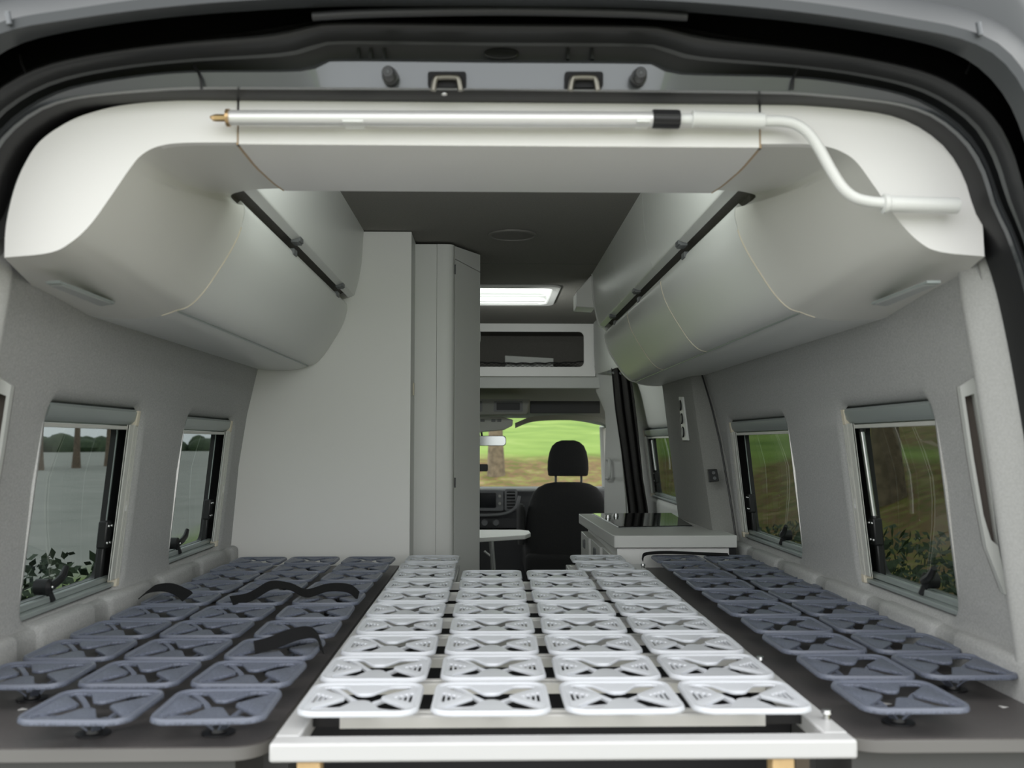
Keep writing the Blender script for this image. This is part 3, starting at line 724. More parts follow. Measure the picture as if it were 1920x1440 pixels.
# windscreen: raked glass, frame
ws = empty('window_6', W(0,7.4,-.35), kind='structure')
mb = MB(); rows = []
for D, z in ((7.15,.26),(7.35,.13),(7.6,-.05),(7.85,-.24),(8.0,-.36)):
    rows.append([W(x,D-.10*(x/.9)**2,z) for x in [-.98+1.96*k/14 for k in range(15)]])
mb.loft(rows, False, False); mb.build('pane', 'windscreen', ws)
mb = MB(); mb.tube(crom([P(1131,800,7.3), P(1133,850,7.4), P(1136,915,7.5), P(1140,960,7.5)],4), .03, 10)
mb.build('pillar_trim', 'cabtrim', ws)
# cab sides below and above the door glass
for sd, nm in ((-1,'wall_cab_left'),(1,'wall_cab_right')):
    mb = MB(); mb.box(W(sd*.93,5.95,-1.25), W(sd*.96,8.0,-.33)); mb.box(W(sd*.93,5.95,.2), W(sd*.96,7.2,.75)); mb.box(W(sd*.93,5.9,-.4), W(sd*.96,6.15,.75))
    tag(mb.build(nm, 'cabtrim'), None, None, kind='structure')
mb = MB(); mb.box(W(-.96,8.0,-1.25), W(.96,8.02,-.36)); tag(mb.build('wall_front', 'dash'), None, None, kind='structure')

# dashboard
DD = 7.05
db = empty('dashboard', P(960,960,DD), 'dark dashboard with radio screen and air vent below the windscreen', 'dashboard')
tops = []
for D, zr in ((DD-.02,-.60),(DD-.04,-.43),(DD-.02,-.355),(DD+.04,-.335),(DD+.6,-.345),(DD+.95,-.37)):
    tops.append([W(x,D+.05*(x/.9)**2,zr) for x in [-.93+1.86*k/14 for k in range(15)]])
mb = MB(); mb.loft(tops, False, False); mb.build('dash_top', 'dash', db, angle=60)
mb = MB(); mb.box(W(-.93,DD+.05,-1.25), W(.93,DD+.4,-.6)); mb.build('lower_dash', 'dash', db)
Ds = DD-.055
mb = MB(); mb.plate(rrect(860,919,944,958,4,4), [], lambda a,b: P(a,b,Ds), lambda a,b: P(a,b,Ds+.03)); rd = mb.build('radio', 'dashgrey', db, .003)
mb = MB(); mb.plate(rrect(866,924,930,952,2,3), [], lambda a,b: P(a,b,Ds-.003), lambda a,b: P(a,b,Ds)); mb.build('screen', 'screen', rd)
for y in (930,944):
    mb = MB(); c = P(937,y,Ds); mb.tube([c, c+Vector((0,-.014,0))], .010, 14); mb.build('radio_knob', 'cabgrey', rd)
mb = MB(); mb.plate(rrect(946,917,970,958,4,4), [rrect(950,921,966,954,3,4)], lambda a,b: P(a,b,Ds), lambda a,b: P(a,b,Ds+.03)); vt = mb.build('air_vent', 'dashgrey', db, .002)
mb = MB()
for y in (926,932,938,944,950): mb.box(P(950,y+1,Ds+.004), P(966,y-1,Ds+.004)+Vector((0,.02,0)))
mb.build('vent_slats', 'dashgrey', vt)
mb = MB(); mb.tube(crom([P(860,966,Ds-.02),P(920,966,Ds-.02),P(950,962,Ds-.02),P(968,950,Ds-.02),P(974,930,Ds-.01)],5), .012, 10); mb.build('shelf_lip', 'dashgrey', db)
mb = MB(); mb.plate(rrect(860,972,972,990,3,3), [], lambda a,b: P(a,b,Ds), lambda a,b: P(a,b,Ds+.03)); cp = mb.build('climate_panel', 'dash', db, .002)
for x in (909,930):
    mb = MB(); c = P(x,980,Ds); mb.tube([c, c+Vector((0,-.02,0))], [.024,.020], 18); mb.build('climate_knob', 'dashgrey', cp)
mb = MB(); mb.tube([P(890,915,7.2), P(896,880,7.15)], .008, 8); mb.plate(rrect(890,870,915,884,3,3), [], lambda a,b: P(a,b,7.12), lambda a,b: P(a,b,7.15))
tag(mb.build('phone_bracket', 'black'), 'small black bracket standing on the dashboard at edge of the corner unit', 'bracket')

# ================================================================== SEAT
DS = 6.25
st = empty('passenger_seat', P(1065,1100,DS), 'dark grey cab seat with headrest seen from behind', 'seat')
def slab(name, rows, m, parent, e=3.0, n=32):      # rows: (centre px, py, half-width px, half-depth m, D)
    rings = []
    for px, py, hw, hd, D in rows:
        c = P(px,py,D); wm = hw*D/FPX
        ring = []
        for k in range(n):
            a = 2*math.pi*k/n; ca, sa = math.cos(a), math.sin(a)
            ring.append(c+Vector((wm*math.copysign(abs(ca)**(2/e),ca), hd*math.copysign(abs(sa)**(2/e),sa), 0)))
        rings.append(ring)
    mb = MB(); mb.loft(rings); return mb.build(name, m, parent, angle=60)
slab('backrest', [(1063,1160,70,.08,6.2),(1063,1090,77,.085,6.22),(1063,1020,78,.085,6.25),(1063,970,76,.085,6.28),(1064,940,71,.082,6.30),(1064,925,65,.078,6.31),(1064,914,55,.068,6.32),(1064,907,41,.055,6.325),(1064,904,25,.035,6.33)], 'seat', st)
slab('headrest', [(1065,892.5,34,.03,6.34),(1065,891,37,.05,6.34),(1065,880,38.5,.055,6.34),(1065,865,38,.055,6.345),(1065,848,35,.052,6.35),(1065,836,30,.045,6.35),(1065,829,22,.032,6.35),(1065,825.5,12,.015,6.35)], 'seat', st)
mb = MB()
for x in (1042,1090): mb.tube([P(x,912,6.34), P(x,888,6.34)], .008, 8); 
mb.build('headrest_posts', 'dashgrey', st)
for x in (977,1151):
    slab('armrest', [(x,1020,6,.05,6.15),(x,1000,8,.16,6.3),(x,960,8,.16,6.3),(x,950,7,.12,6.3),(x,945,4,.06,6.3)], 'seat', st, 2.5, 20)
mb = MB(); mb.box(W(.22,6.1,-.85), W(.80,6.85,-.70)); mb.build('cushion', 'seat', st, .03, 3)
mb = MB(); mb.box(W(.28,6.2,-1.25), W(.74,6.75,-.85)); mb.build('seat_box', 'dash', st, .01)

# ================================================================== TABLE
tb = empty('folding_table', PZ(930,1015,0), 'small white table with rounded corner standing in the aisle', 'table')
tb.location = Vector((0.0, 3.5, 0))
zt_ = 1.25-.47
a1 = PZ(996,1000,zt_); 
prof_t = [Vector((-.45,PZ(900,993,zt_).y,0)), Vector((PZ(975,993,zt_).x,PZ(975,993,zt_).y,0)), Vector((PZ(992,995,zt_).x,PZ(992,995,zt_).y,0)), Vector((PZ(995,999,zt_).x,PZ(995,999,zt_).y,0)), Vector((PZ(985,1003,zt_).x,PZ(985,1003,zt_).y,0)), Vector((PZ(905,1008,zt_).x,PZ(905,1008,zt_).y,0)), Vector((-.45,PZ(905,1009,zt_).y,0))]
mb = MB(); mb.plate([(v.x,v.y) for v in prof_t], [], lambda a,b: Vector((a,b,zt_)), lambda a,b: Vector((a,b,zt_-.022))); mb.build('table_top', 'white', tb, .003)
mb = MB(); t0 = P(921,1012,5.0); mb.tube([t0, P(926,1080,5.0), Vector((P(926,1080,5.0).x+.01, t0.y, 0.0))], .013, 12); mb.build('leg', 'steel', tb)
mb = MB(); mb.tube([P(908,1033,5.0), P(922,1044,5.0)], .007, 8); mb.build('brace', 'steel', tb)

# ================================================================== CURTAIN
cu = empty('curtain', W(.70,5.5,-1.0), 'black folded curtain hanging beside the cab seat', 'curtain')
mb = MB(); rows = []
for j in range(13):
    y = 690+ (1000-690)*j/12
    xl = interp([(690,1146),(760,1152),(850,1165),(960,1178),(1010,1182)], y); xr2 = interp([(690,1178),(720,1186),(800,1196),(900,1206),(960,1216),(1010,1220)], y)
    row = []
    for k in range(49):
        t = k/48; px = xl+(xr2-xl)*t
        row.append(P(px, y, 5.42-.25*t+.035*math.sin(t*math.pi*5+.3*math.sin(j*.5))))
    rows.append(row)
mb.loft(rows, False, False)
co = mb.build('curtain_cloth', 'curtain', cu, angle=80); sm = co.modifiers.new('thick','SOLIDIFY'); sm.thickness = .004
mb = MB(); mb.tube([P(1140,698,5.5), P(1200,703,5.05)], .008, 8); mb.build('curtain_rail', 'dashgrey', cu)

# ================================================================== KITCHEN
kt = empty('kitchen_unit', W(.63,3.8,-1.25), 'low white kitchen unit with pale worktop at end of the right bed', 'cabinet')
ZC = -.316
kx0, kx1, kd0, kd1 = P(1152,1008,3.32).x, .842, 3.315, 4.34
far = PZ(1085,963,1.25+ZC)
mb = MB(); tp = [(kx0+.02,kd0),(kx1,kd0),(kx1,kd1),(far.x,kd1),(far.x-.0,kd1-.02),(kx0-.004,kd0+.03),(kx0,kd0+.008)]
mb.plate(tp, [], lambda a,b: W(a,b,ZC), lambda a,b: W(a,b,ZC-.042)); mb.build('worktop', 'counter', kt, .003, 3)
mb = MB(); mb.box(W(kx0+.01,kd0+.012,-1.25), W(kx1-.025,kd1-.02,ZC-.044)); mb.build('carcass', 'white', kt, .002)
mb = MB(); mb.box(W(kx1-.023,kd0+.02,-1.25), W(kx1,kd0+.03,ZC-.044)); mb.build('side_gap', 'black', kt)
for k, (d0, d1) in enumerate(((kd0+.02,kd0+.34),(kd0+.345,kd0+.66),(kd0+.665,kd1-.03))):
    mb = MB(); xx = kx0+.01-(.03*(d0-kd0)); mb.box(W(xx-.012,d0,-1.2), W(kx0+.012,d1,ZC-.075)); dr = mb.build('cabinet_door', 'column', kt, .002)
    mb = MB(); mb.box(W(xx-.018,(d0+d1)/2-.03,ZC-.13), W(xx-.010,(d0+d1)/2+.03,ZC-.095)); mb.build('push_latch', 'dashgrey', dr, .002)
hb = empty('hob', W(.6,4,ZC), 'black glass hob set into the kitchen worktop', 'hob')
hq = [PZ(1160,990,1.25+ZC), PZ(1298,988,1.25+ZC), PZ(1270,964,1.25+ZC), PZ(1112,965,1.25+ZC)]
hq = [Vector((min(.80,p.x),p.y,p.z)) for p in hq]
mb = MB(); mb.plate([(p.x,p.y) for p in hq], [], lambda a,b: Vector((a,b,1.25+ZC+.006)), lambda a,b: Vector((a,b,1.25+ZC+.001))); mb.build('glass_lid', 'hob', hb, .001)
cc = sum(hq, Vector())/4
mb = MB(); mb.plate([(c.x+(p.x-c.x)*1.03, c.y+(p.y-c.y)*1.03) for p in hq for c in (cc,)], [], lambda a,b: Vector((a,b,1.25+ZC+.003)), lambda a,b: Vector((a,b,1.25+ZC+.0005))); mb.build('steel_rim', 'steel', hb)
for q in ((1140,971),(1155,968)):
    mb = MB(); p = PZ(*q, 1.25+ZC+.006); mb.tube([p, p+Vector((0,0,.012))], [.014,.012], 14); mb.build('hob_knob', 'steel', hb)

# grey wall column with sockets
cw = empty('wall_column', W(.83,3.85,-.32), 'grey padded wall column behind the worktop carrying sockets', 'column')
def cface(z): return interp([(-.36,.800),(.27,.752)], z)
mb = MB(); rings = []
for z in (-.36,-.2,0,.15,.268):
    x = cface(z); xw = wx(z)+.02; n0 = 3.50+.14*(z+.32)/.55
    rings.append([W(xw,n0-.01,z), W(x+.05,n0-.005,z), W(x+.018,n0+.002,z), W(x+.006,n0+.010,z), W(x,n0+.028,z), W(x-.006,4.09+.1*(z+.3)/.5,z), W(xw,4.1+.1*(z+.3)/.5,z)])
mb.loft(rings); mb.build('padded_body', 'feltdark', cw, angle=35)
# round-socket strip on the aisle side
def onface(px, py):
    z = 0.
    for _ in range(6): p = PX(px, py, cface(z)-.002); z = p.z-1.25
    return p
ss = [onface(1276,744), onface(1283,744), onface(1293,826), onface(1283,826)]
mb = MB(); mb.loft([ss, [p+Vector((-.008,0,0)) for p in ss]]); sp_ = mb.build('socket_strip', 'grip', cw, .002)
for py, px in ((760,1280),(785,1282.5),(810,1285)):
    c = onface(px,py)+Vector((-.009,0,0)); mb = MB(); mb.tube([c, c+Vector((-.004,0,0))], [.022,.020], 20); mb.build('socket', 'black', sp_)
D_s = 3.50
mb = MB(); bq = [P(1325,880,3.495),P(1342,879,3.495),P(1346,902,3.485),P(1328,904,3.485)]
mb.loft([[p+Vector((0,-.022,0)) for p in bq], bq]); sk = mb.build('black_socket', 'black', cw, .002)
for q in ((1335,886),(1337,896)):
    mb = MB(); p = P(*q,3.49)+Vector((0,-.023,0)); mb.tube([p, p+Vector((0,-.003,0))], .006, 12); mb.build('socket_hole', 'dashgrey', sk)
mb = MB(); mb.tube([W(wx(z)-.012-.02*0, 3.485+.14*(z+.32)/.55, z) for z in (-.33,-.2,0,.12,.2,.262)], .003, 6); mb.build('cable', 'black', cw)

# white framed slots on the rear pillars
def pocket(side, label):
    root = empty('pillar_pocket', W(side*.86,1.70,-.1), label, 'pocket')
    outer = [(1800,725),(1826,708),(1836,736),(1853,870),(1872,1024),(1890,1117),(1883,1114),(1865,1066),(1850,1028),(1833,940),(1818,850)]
    slot = [(1809,744),(1827,738),(1843,830),(1872,1024),(1858,1012),(1844,965),(1826,860)]
    def pp(x, y, D): v = P(x, y, D); return Vector((v.x*side, v.y, v.z))
    mb = MB(); mb.plate(outer, [slot], lambda a,b: pp(a,b,1.655), lambda a,b: pp(a,b,1.655)+Vector((side*.004,.02,0))); mb.build('frame', 'cabtrim', root)
    mb = MB(); mb.plate(outer, [], lambda a,b: pp(a,b,1.655)+Vector((side*.005,.021,0)), lambda a,b: pp(a,b,1.655)+Vector((side*.006,.026,0))); mb.build('slot', mat('brown_slot', (.12,.10,.09), .8), root)
pocket(-1, 'white framed pocket slot on the left rear pillar')
pocket(1, 'white framed pocket slot on the right rear pillar beside the near window')

# ================================================================== BEDS
ZB = -.422            # board top
def board(name, x0, x1, d0, d1, rc, label, corner_right):
    root = empty(name, W((x0+x1)/2,(d0+d1)/2,ZB-.022), label, 'bed base')
    arcp = []
    if corner_right:   # rounded inner front corner at x1
        for k in range(9):
            a = R(-90+90*k/8); arcp.append((x1-rc+rc*math.cos(a), d0+rc+rc*math.sin(a)))
        poly = [(x0,d0)]+arcp+[(x1,d1),(x0,d1)]
    else:
        for k in range(9):
            a = R(180+90*k/8); arcp.append((x0+rc+rc*math.cos(a), d0+rc+rc*math.sin(a)))
        poly = [(x0,d1)]+arcp+[(x1,d0),(x1,d1)]
    mb = MB(); mb.plate(poly, [], lambda a,b: W(a,b,ZB), lambda a,b: W(a,b,ZB-.002)); mb.build('top_sheet', 'board', root)
    mb = MB(); mb.plate(poly, [], lambda a,b: W(a,b,ZB-.0022), lambda a,b: W(a,b,ZB-.020)); mb.build('edge_band', 'boardedge', root, .002)
    return root
lb = board('bed_board', -.866, -.315, 1.383, 3.374, .05, 'left anthracite bed board under the slate spring plates', True)
rb = board('bed_board', .502, .866, 1.398, 3.30, .06, 'right anthracite bed board under the slate spring plates', False)
mb = MB(); mb.box(W(-.335,2.57,ZB), W(-.315,2.572,ZB+.0004)); 
for D in (2.62,): 
    mb = MB(); mb.box(W(-.90,D,ZB), W(-.315,D+.002,ZB+.0005)); mb.build('board_joint', 'boardedge', lb)
for q, par in (((45,1316),lb),((44,1330),lb),((1665,1320),rb),((1730,1308),rb),((1884,1326),rb)):
    p = PZ(*q, 1.25+ZB); mb = MB(); mb.loft([[p+Vector((-.006,-.006,.0006)),p+Vector((.006,0,.0006)),p+Vector((-.006,.008,.0006))],[p+Vector((-.006,-.006,0)),p+Vector((.006,0,0)),p+Vector((-.006,.008,0))]]); mb.build('chalk_mark', 'white', par)
# boxes beneath the side boards
for x0, x1, nm, lab in ((-.862,-.325,'bed_box','left grey box carrying the bed board'),(.51,.862,'bed_box','right grey box carrying the bed board')):
    rt = empty(nm, W((x0+x1)/2,2.3,-1.25), lab, 'bed box')
    mb = MB(); mb.box(W(x0,1.60,-1.25), W(x1,3.29,ZB-.0205)); mb.build('box_body', 'underbox', rt)
    mb = MB(); mb.box(W(x0,1.425,-1.25), W(x1+(-.04 if x0<0 else 0),1.60,ZB-.0205)) if x0 < 0 else mb.box(W(x0+.02,1.44,-1.25), W(x1,1.60,ZB-.0205)); mb.build('front_panel', 'underbox', rt)
tag(MB().box(W(-.323,1.66,-1.25), W(.508,1.69,-.46)).build('light_block', 'under'), 'black board added to keep light from the space below the slatted frame', 'board')  # this board and the next are added to keep rear light out
tag(MB().box(W(-.321,3.02,-1.25), W(.508,3.04,-.45)).build('light_block', 'under'), 'black board added at far end to keep light from below the slatted frame', 'board')
tag(MB().box(W(-.321,1.70,-.50), W(.506,3.01,-.49)).build('shade_sheet', 'under'), 'black sheet put in as the shade under the slats', 'shade_sheet')  # black sheet standing in for the enclosed shade below the slats

# slatted frame
sf = empty('slatted_frame', W(.10,2.1,-.45), 'white metal slatted bed frame with cross slats in the middle', 'bed frame')
FL, FR, F0 = -.296, .498, 1.3285
ZF = -.402; TH = .0255
mb = MB(); mb.box(W(FL,F0,ZF-TH), W(FR,F0+.036,ZF)); mb.build('front_rail', 'whitemetal', sf, .004, 3)
mb = MB(); mb.box(W(FL,F0+.0365,ZF-TH), W(FL+.034,3.26,ZF)); mb.build('side_rail', 'whitemetal', sf, .003)
mb = MB(); mb.box(W(FR-.034,F0+.0365,ZF-TH), W(FR,3.24,ZF)); mb.build('side_rail', 'whitemetal', sf, .003)
ROW0, RS = 1.473, .1915
rows_D = [ROW0+RS*k for k in range(10)]
for k in range(8):
    D = rows_D[k]
    prof = [(D-.018,ZF-.017),(D-.018,ZF-.001),(D-.016,ZF+.001),(D-.006,ZF+.001),(D-.005,ZF-.001),(D+.005,ZF-.001),(D+.006,ZF+.001),(D+.016,ZF+.001),(D+.018,ZF-.001),(D+.018,ZF-.017)]
    e0, e1 = (FL+.035, FR-.035) if k else (FL+.075, FR-.09)
    mb = MB(); mb.loft([[W(x,d,z) for d, z in prof] for x in (e0, e1)]); mb.build('slat', 'slat', sf, angle=30)
    if k == 0:
        for x0, x1 in ((FL+.035,FL+.075),(FR-.09,FR-.035)):
            mb = MB(); mb.box(W(x0,D-.012,ZF-.016), W(x1,D+.012,ZF-.004)); mb.build('slat_end', 'black', sf)
for k in (8, 9):
    D = rows_D[k]
    for x0, x1 in ((FL+.035,-.11),(.26,FR-.035)):
        mb = MB(); mb.box(W(x0,D-.018,ZF-.02), W(x1,D+.018,ZF+.001)); mb.build('slat', 'slat', sf, .002)
for x in (-.12, .25):
    mb = MB(); mb.box(W(x,2.83,ZF-.022), W(x+.018,3.24,ZF-.002)); mb.build('short_rail', 'whitemetal', sf, .002)
for px0, px1, D in ((1449,1490,1.333),(556,600,1.333)):
    a = P(px0,1430,D); b = P(px1,1430,D)
    mb = MB(); mb.box((a.x,a.y,0.0), (b.x,b.y+.03,1.25+ZF-TH-.0005)); mb.build('leg', 'wood', sf, .002)
mb = MB(); a = P(1492,1430,1.44); b = P(1518,1430,1.44); mb.box((a.x,a.y,0), (b.x,b.y+.02,1.25+ZB-.024))
tag(mb.build('post', mat('brown_post', (.11,.085,.06), .6)), 'thin brown post beside the pale timber leg under the frame', 'post')
# knurled bolts on the right rail
for q, (px, py) in enumerate(((1564,1334),(1436,1229),(1212,1062))):
    p = PX(px, py, FR+.003); p.z = max(p.z, 1.25+ZF)
    p = Vector((FR-.008, p.y, 1.25+ZF))
    mb = MB(); mb.tube([p, p+Vector((0,0,.008)), p+Vector((0,0,.0085)), p+Vector((0,0,.014))], [.005,.005,.008,.007], 12); mb.build('rail_bolt', 'steel', sf)

# ---- spring plates
def plate_outline(h, r): return rrect(-h,-h,h,h,r,7)
def star_hole(h):
    # four-armed gap: petals point inwards from each side
    k = h/.084; t = .026*k; c = .062*k; e = .012*k
    out = []
    for sx_, sy_ in ((1,1),(-1,1),(-1,-1),(1,-1)):
        q = [(.0265,.0065),(.042,.0250),(.0635,.0500),(.0660,.060),(.060,.0665),(.039,.0665),(.0315,.0610),(.0120,.0215),(.0060,.0172)]
        q = [(x*k*sx_, y*k*sy_) for x, y in q]
        out += q if sx_*sy_ > 0 else q[::-1]
    return out
def make_plate(name, slots, m, mrim, foot_h, label):
    h = .0865; TZ = foot_h
    root = empty(name, (0,0,0), label, 'spring plate')
    sxp = 1.0 if slots else .925; syp = .98
    holes = [star_hole(h)]
    if slots:
        for sg in (-1, 1):
            for x, l in ((.0705,.025),(.0630,.018),(.0555,.011),(.048,.004)):
                holes.append([(sg*x+.0021*a, l*b) for a, b in ((-1,-1),(1,-1),(1,1),(-1,1))])
    def zz(x, y): return TZ - .001 + .0018*(1-min(1, max(abs(x),abs(y))/h)**2)
    mb = MB(); mb.plate(plate_outline(h,.030), holes, lambda a,b: Vector((a*sxp,b*syp,zz(a,b))), lambda a,b: Vector((a*sxp,b*syp,zz(a,b)-.0055)))
    tp = mb.build('top_plate', m, root, .0016, 2); bake(tp)
    # raised outer rim
    mb = MB(); ol = plate_outline(h,.030); il = plate_outline(h-.0085,.0225)
    ring = [[Vector((*p,zz(*p)-.004)) for p in ol], [Vector((p[0]*.995,p[1]*.995,zz(*p)+.0002)) for p in ol],[Vector((p[0]*.98,p[1]*.98,zz(*p)+.0030)) for p in ol], [Vector((p[0],p[1],zz(*p)+.0028)) for p in plate_outline(h-.006,.025)], [Vector((*p,zz(*p)-.0004)) for p in il]]
    ring = [[Vector((v.x*sxp,v.y*syp,v.z)) for v in r_] for r_ in ring]
    mb.loft(ring, True, False); mb.build('rim', mrim, root, angle=60)
    for i in range(4):
        a = R(38+90*i); d = Vector((math.cos(a), math.sin(a), 0)); s = Vector((-d.y, d.x, 0))
        pts = [(.090,TZ-.005),(.070,TZ-.006),(.045,TZ-.010),(.022,TZ*.45),(.008,.006)]
        rings = []
        for r_, z in pts:
            c = d*r_+Vector((0,0,z)); w = .0042 if r_ > .03 else .006
            rings.append([c+s*w+Vector((0,0,.002)), c-s*w+Vector((0,0,.002)), c-s*w-Vector((0,0,.0018)), c+s*w-Vector((0,0,.0018))])
        mb = MB(); mb.loft(rings); mb.build('spring_arm', mrim, root, angle=45)
    mb = MB(); mb.tube([(0,0,.0004),(0,0,.003),(0,0,.0035),(0,0,.009),(0,0,.011)], [.024,.024,.013,.012,.008], 20); mb.build('foot', 'black' if not slots else mrim, root)
    return root
GW, GD, GE = 'white spring plates on the slatted frame', 'slate spring plates on the left bed board', 'slate spring plates on the right bed board'
ORD = ['front','second','third','fourth','fifth','sixth','seventh','eighth','ninth','last']
rowname = lambda k: 'front row' if k == 0 else ('last row' if k == 9 else ORD[k]+' row from the front')
pw = make_plate('spring_plate', True, 'whiteplastic', 'whiteplastic', .023, '')
pd = make_plate('spring_plate', False, 'darkplastic', 'darkrim', .042, '')
used = {id(pw): False, id(pd): False}
def put(proto, x, D, zr, label, group, rz, tilt=0):
    o = proto if not used[id(proto)] else copy_tree(proto)
    used[id(proto)] = True
    o.location = W(x, D, zr); o.rotation_euler = (tilt, 0, rz); o['label'] = label; o['group'] = group
def jit(a): return random.uniform(-a, a)
WX = [-.188, .0025, .192, .379]
CN = ['leftmost', 'second from left', 'third from left', 'rightmost']
for k in range(10):
    for c in range(4):
        if k > 7 and c in (1, 2): continue
        x = WX[c]; 
        if k > 7: x = -.190 if c == 0 else .352
        lab = 'white slotted spring plate, %s in the %s' % (CN[c], rowname(k)) if k < 8 else \
              'white slotted spring plate, %s of two in %s row at far end of slatted frame' % ('left' if c == 0 else 'right', 'ninth' if k == 8 else 'last')
        put(pw, x+jit(.002), rows_D[k]+jit(.003), ZF+.001, lab, GW, jit(.02))
LX = [-.752, -.576, -.395]
LN = ['by the left wall', 'in middle file', 'nearest the slats']
for k in range(10):
    for c in range(3):
        if k == 0 and c == 0: continue
        put(pd, LX[c]+jit(.003), ROW0-.025+.1924*k+jit(.004), ZB, 'slate spring plate %s, left board, %s' % (LN[c], rowname(k)), GD, jit(.03))
RX = [.618, .792]
RN = ['nearest the slats', 'by the right wall']
for k in range(10):
    for c in range(2):
        if k == 0 and c == 1: continue
        put(pd, RX[c]+jit(.003), ROW0+.003+.1910*k+jit(.004), ZB, 'slate spring plate %s, right board, %s' % (RN[c], rowname(k)), GE, jit(.03))

# ---- black webbing straps
def strap(pts, wid, label, cat='strap', tilt=.35):
    pts = crom(pts, 8); mb = MB(); rings = []
    for i, p in enumerate(pts):
        t = (pts[min(i+1,len(pts)-1)]-pts[max(i-1,0)]).normalized()
        w = Vector((-t.y, t.x, 0))
        if w.length < 1e-4: w = Vector((0,1,0))
        w.normalize(); w = (w+Vector((0,0,tilt))).normalized(); n = t.cross(w)
        rings.append([p+w*wid/2+n*.001, p-w*wid/2+n*.001, p-w*wid/2-n*.001, p+w*wid/2-n*.001])
    mb.loft(rings); return tag(mb.build('webbing_strap', 'blackfab', angle=60), label, cat)
zt2 = ZB+.058
strap([W(-.845,2.40,zt2-.006),W(-.82,2.395,zt2+.010),W(-.78,2.39,zt2+.014),W(-.745,2.385,zt2+.002),W(-.73,2.38,zt2-.008)], .040, 'black webbing strap lying over wall-side plates of the left board')
strap([W(-.615,2.34,zt2-.01),W(-.575,2.36,zt2-.004),W(-.53,2.38,zt2+.020),W(-.49,2.40,zt2+.014),W(-.45,2.41,zt2-.004),W(-.40,2.42,zt2+.008),W(-.35,2.42,zt2+.006),W(-.325,2.42,zt2-.012)], .04, 'black webbing strap arching over inner plates of the left board midway')
strap([W(-.43,1.80,zt2-.008),W(-.40,1.81,zt2-.002),W(-.36,1.83,zt2+.010),W(-.33,1.845,zt2+.008),W(-.315,1.85,zt2-.020)], .042, 'short black webbing strap hanging over inner edge of the left board near front')
strap([W(.51,3.27,zt2-.03),W(.515,3.27,zt2-.012),W(.54,3.27,zt2-.006),W(.60,3.27,zt2-.004),W(.70,3.27,zt2-.008),W(.80,3.27,zt2-.012)], .02, 'black strap along far end of the right board before the kitchen')

# ================================================================== OUTDOORS
def gz(x, y):
    D = y+1.5
    z = -.65
    if D > 20: z += interp([(20,0),(24.5,.55),(29.5,1.5),(31,1.65),(60,3.4),(120,8.7),(300,28)], D)*max(0, min(1, (x+10)/8))
    if x > 4.0: z = max(z, -.65+interp([(4,0),(6,.5),(8.5,1.4),(12,1.9),(25,4.5),(60,9),(300,30)], x)*max(0,min(1,(y+14)/10)))
    return z + .06*math.sin(x*1.7+y*.9)*math.sin(y*1.3)*(1 if abs(x) > 2 or y > 9 else 0)
xs = sorted(set([-260,-180,-120,-80,-50,-35]+[-24+1.0*k for k in range(58)]+[40,50,70,100,150,220]))
ys = sorted(set([-60,-40,-25]+[-15+1.0*k for k in range(55)]+[45,52,60,75,100,140,200,280]))
mb = MB(); mb.loft([[Vector((x,y,gz(x,y))) for x in xs] for y in ys], False, False)
gm = bpy.data.materials.new('meadow'); gm.use_nodes = True
n = gm.node_tree.nodes; l = gm.node_tree.links; bsdf = n['Principled BSDF']; bsdf.inputs['Roughness'].default_value = .9; bsdf.inputs['Specular IOR Level'].default_value = .1
tc = n.new('ShaderNodeTexCoord'); geo = n.new('ShaderNodeNewGeometry')
def noise(scale, d=5):
    t = n.new('ShaderNodeTexNoise'); t.inputs['Scale'].default_value = scale; t.inputs['Detail'].default_value = d; l.new(geo.outputs['Position'], t.inputs['Vector']); return t
def ramp(src, stops):
    r = n.new('ShaderNodeValToRGB'); els = r.color_ramp.elements
    while len(els) < len(stops): els.new(.5)
    for e, (p, c) in zip(els, stops): e.position = p; e.color = (*c, 1)
    l.new(src, r.inputs['Fac']); return r
grass = ramp(noise(.35,6).outputs['Fac'], [(.3,(.15,.24,.05)),(.55,(.23,.33,.075)),(.75,(.33,.41,.13))])
earth = ramp(noise(2.2,8).outputs['Fac'], [(.38,(.13,.13,.035)),(.48,(.21,.125,.07)),(.58,(.20,.20,.055)),(.7,(.32,.22,.13))])
sep = n.new('ShaderNodeSeparateXYZ'); l.new(geo.outputs['Position'], sep.inputs[0]); sepn = n.new('ShaderNodeSeparateXYZ'); l.new(geo.outputs['Normal'], sepn.inputs[0])
slope = n.new('ShaderNodeMapRange'); l.new(sepn.outputs['Z'], slope.inputs[0]); slope.inputs[1].default_value = .994; slope.inputs[2].default_value = .984
mx = n.new('ShaderNodeMixRGB'); l.new(slope.outputs[0], mx.inputs[0]); l.new(grass.outputs[0], mx.inputs[1]); l.new(earth.outputs[0], mx.inputs[2])
field = ramp(noise(.6,5).outputs['Fac'], [(.3,(.33,.34,.31)),(.7,(.42,.42,.39))])
left = n.new('ShaderNodeMapRange'); l.new(sep.outputs['X'], left.inputs[0]); left.inputs[1].default_value = -5.5; left.inputs[2].default_value = -6.5
mx2 = n.new('ShaderNodeMixRGB'); l.new(left.outputs[0], mx2.inputs[0]); l.new(mx.outputs[0], mx2.inputs[1]); l.new(field.outputs[0], mx2.inputs[2])
neutral_ground = ramp(noise(3.0,8).outputs['Fac'], [(.3,(.20,.195,.185)),(.7,(.30,.29,.275))])  # grey ground added around the van to cut the green bounce light
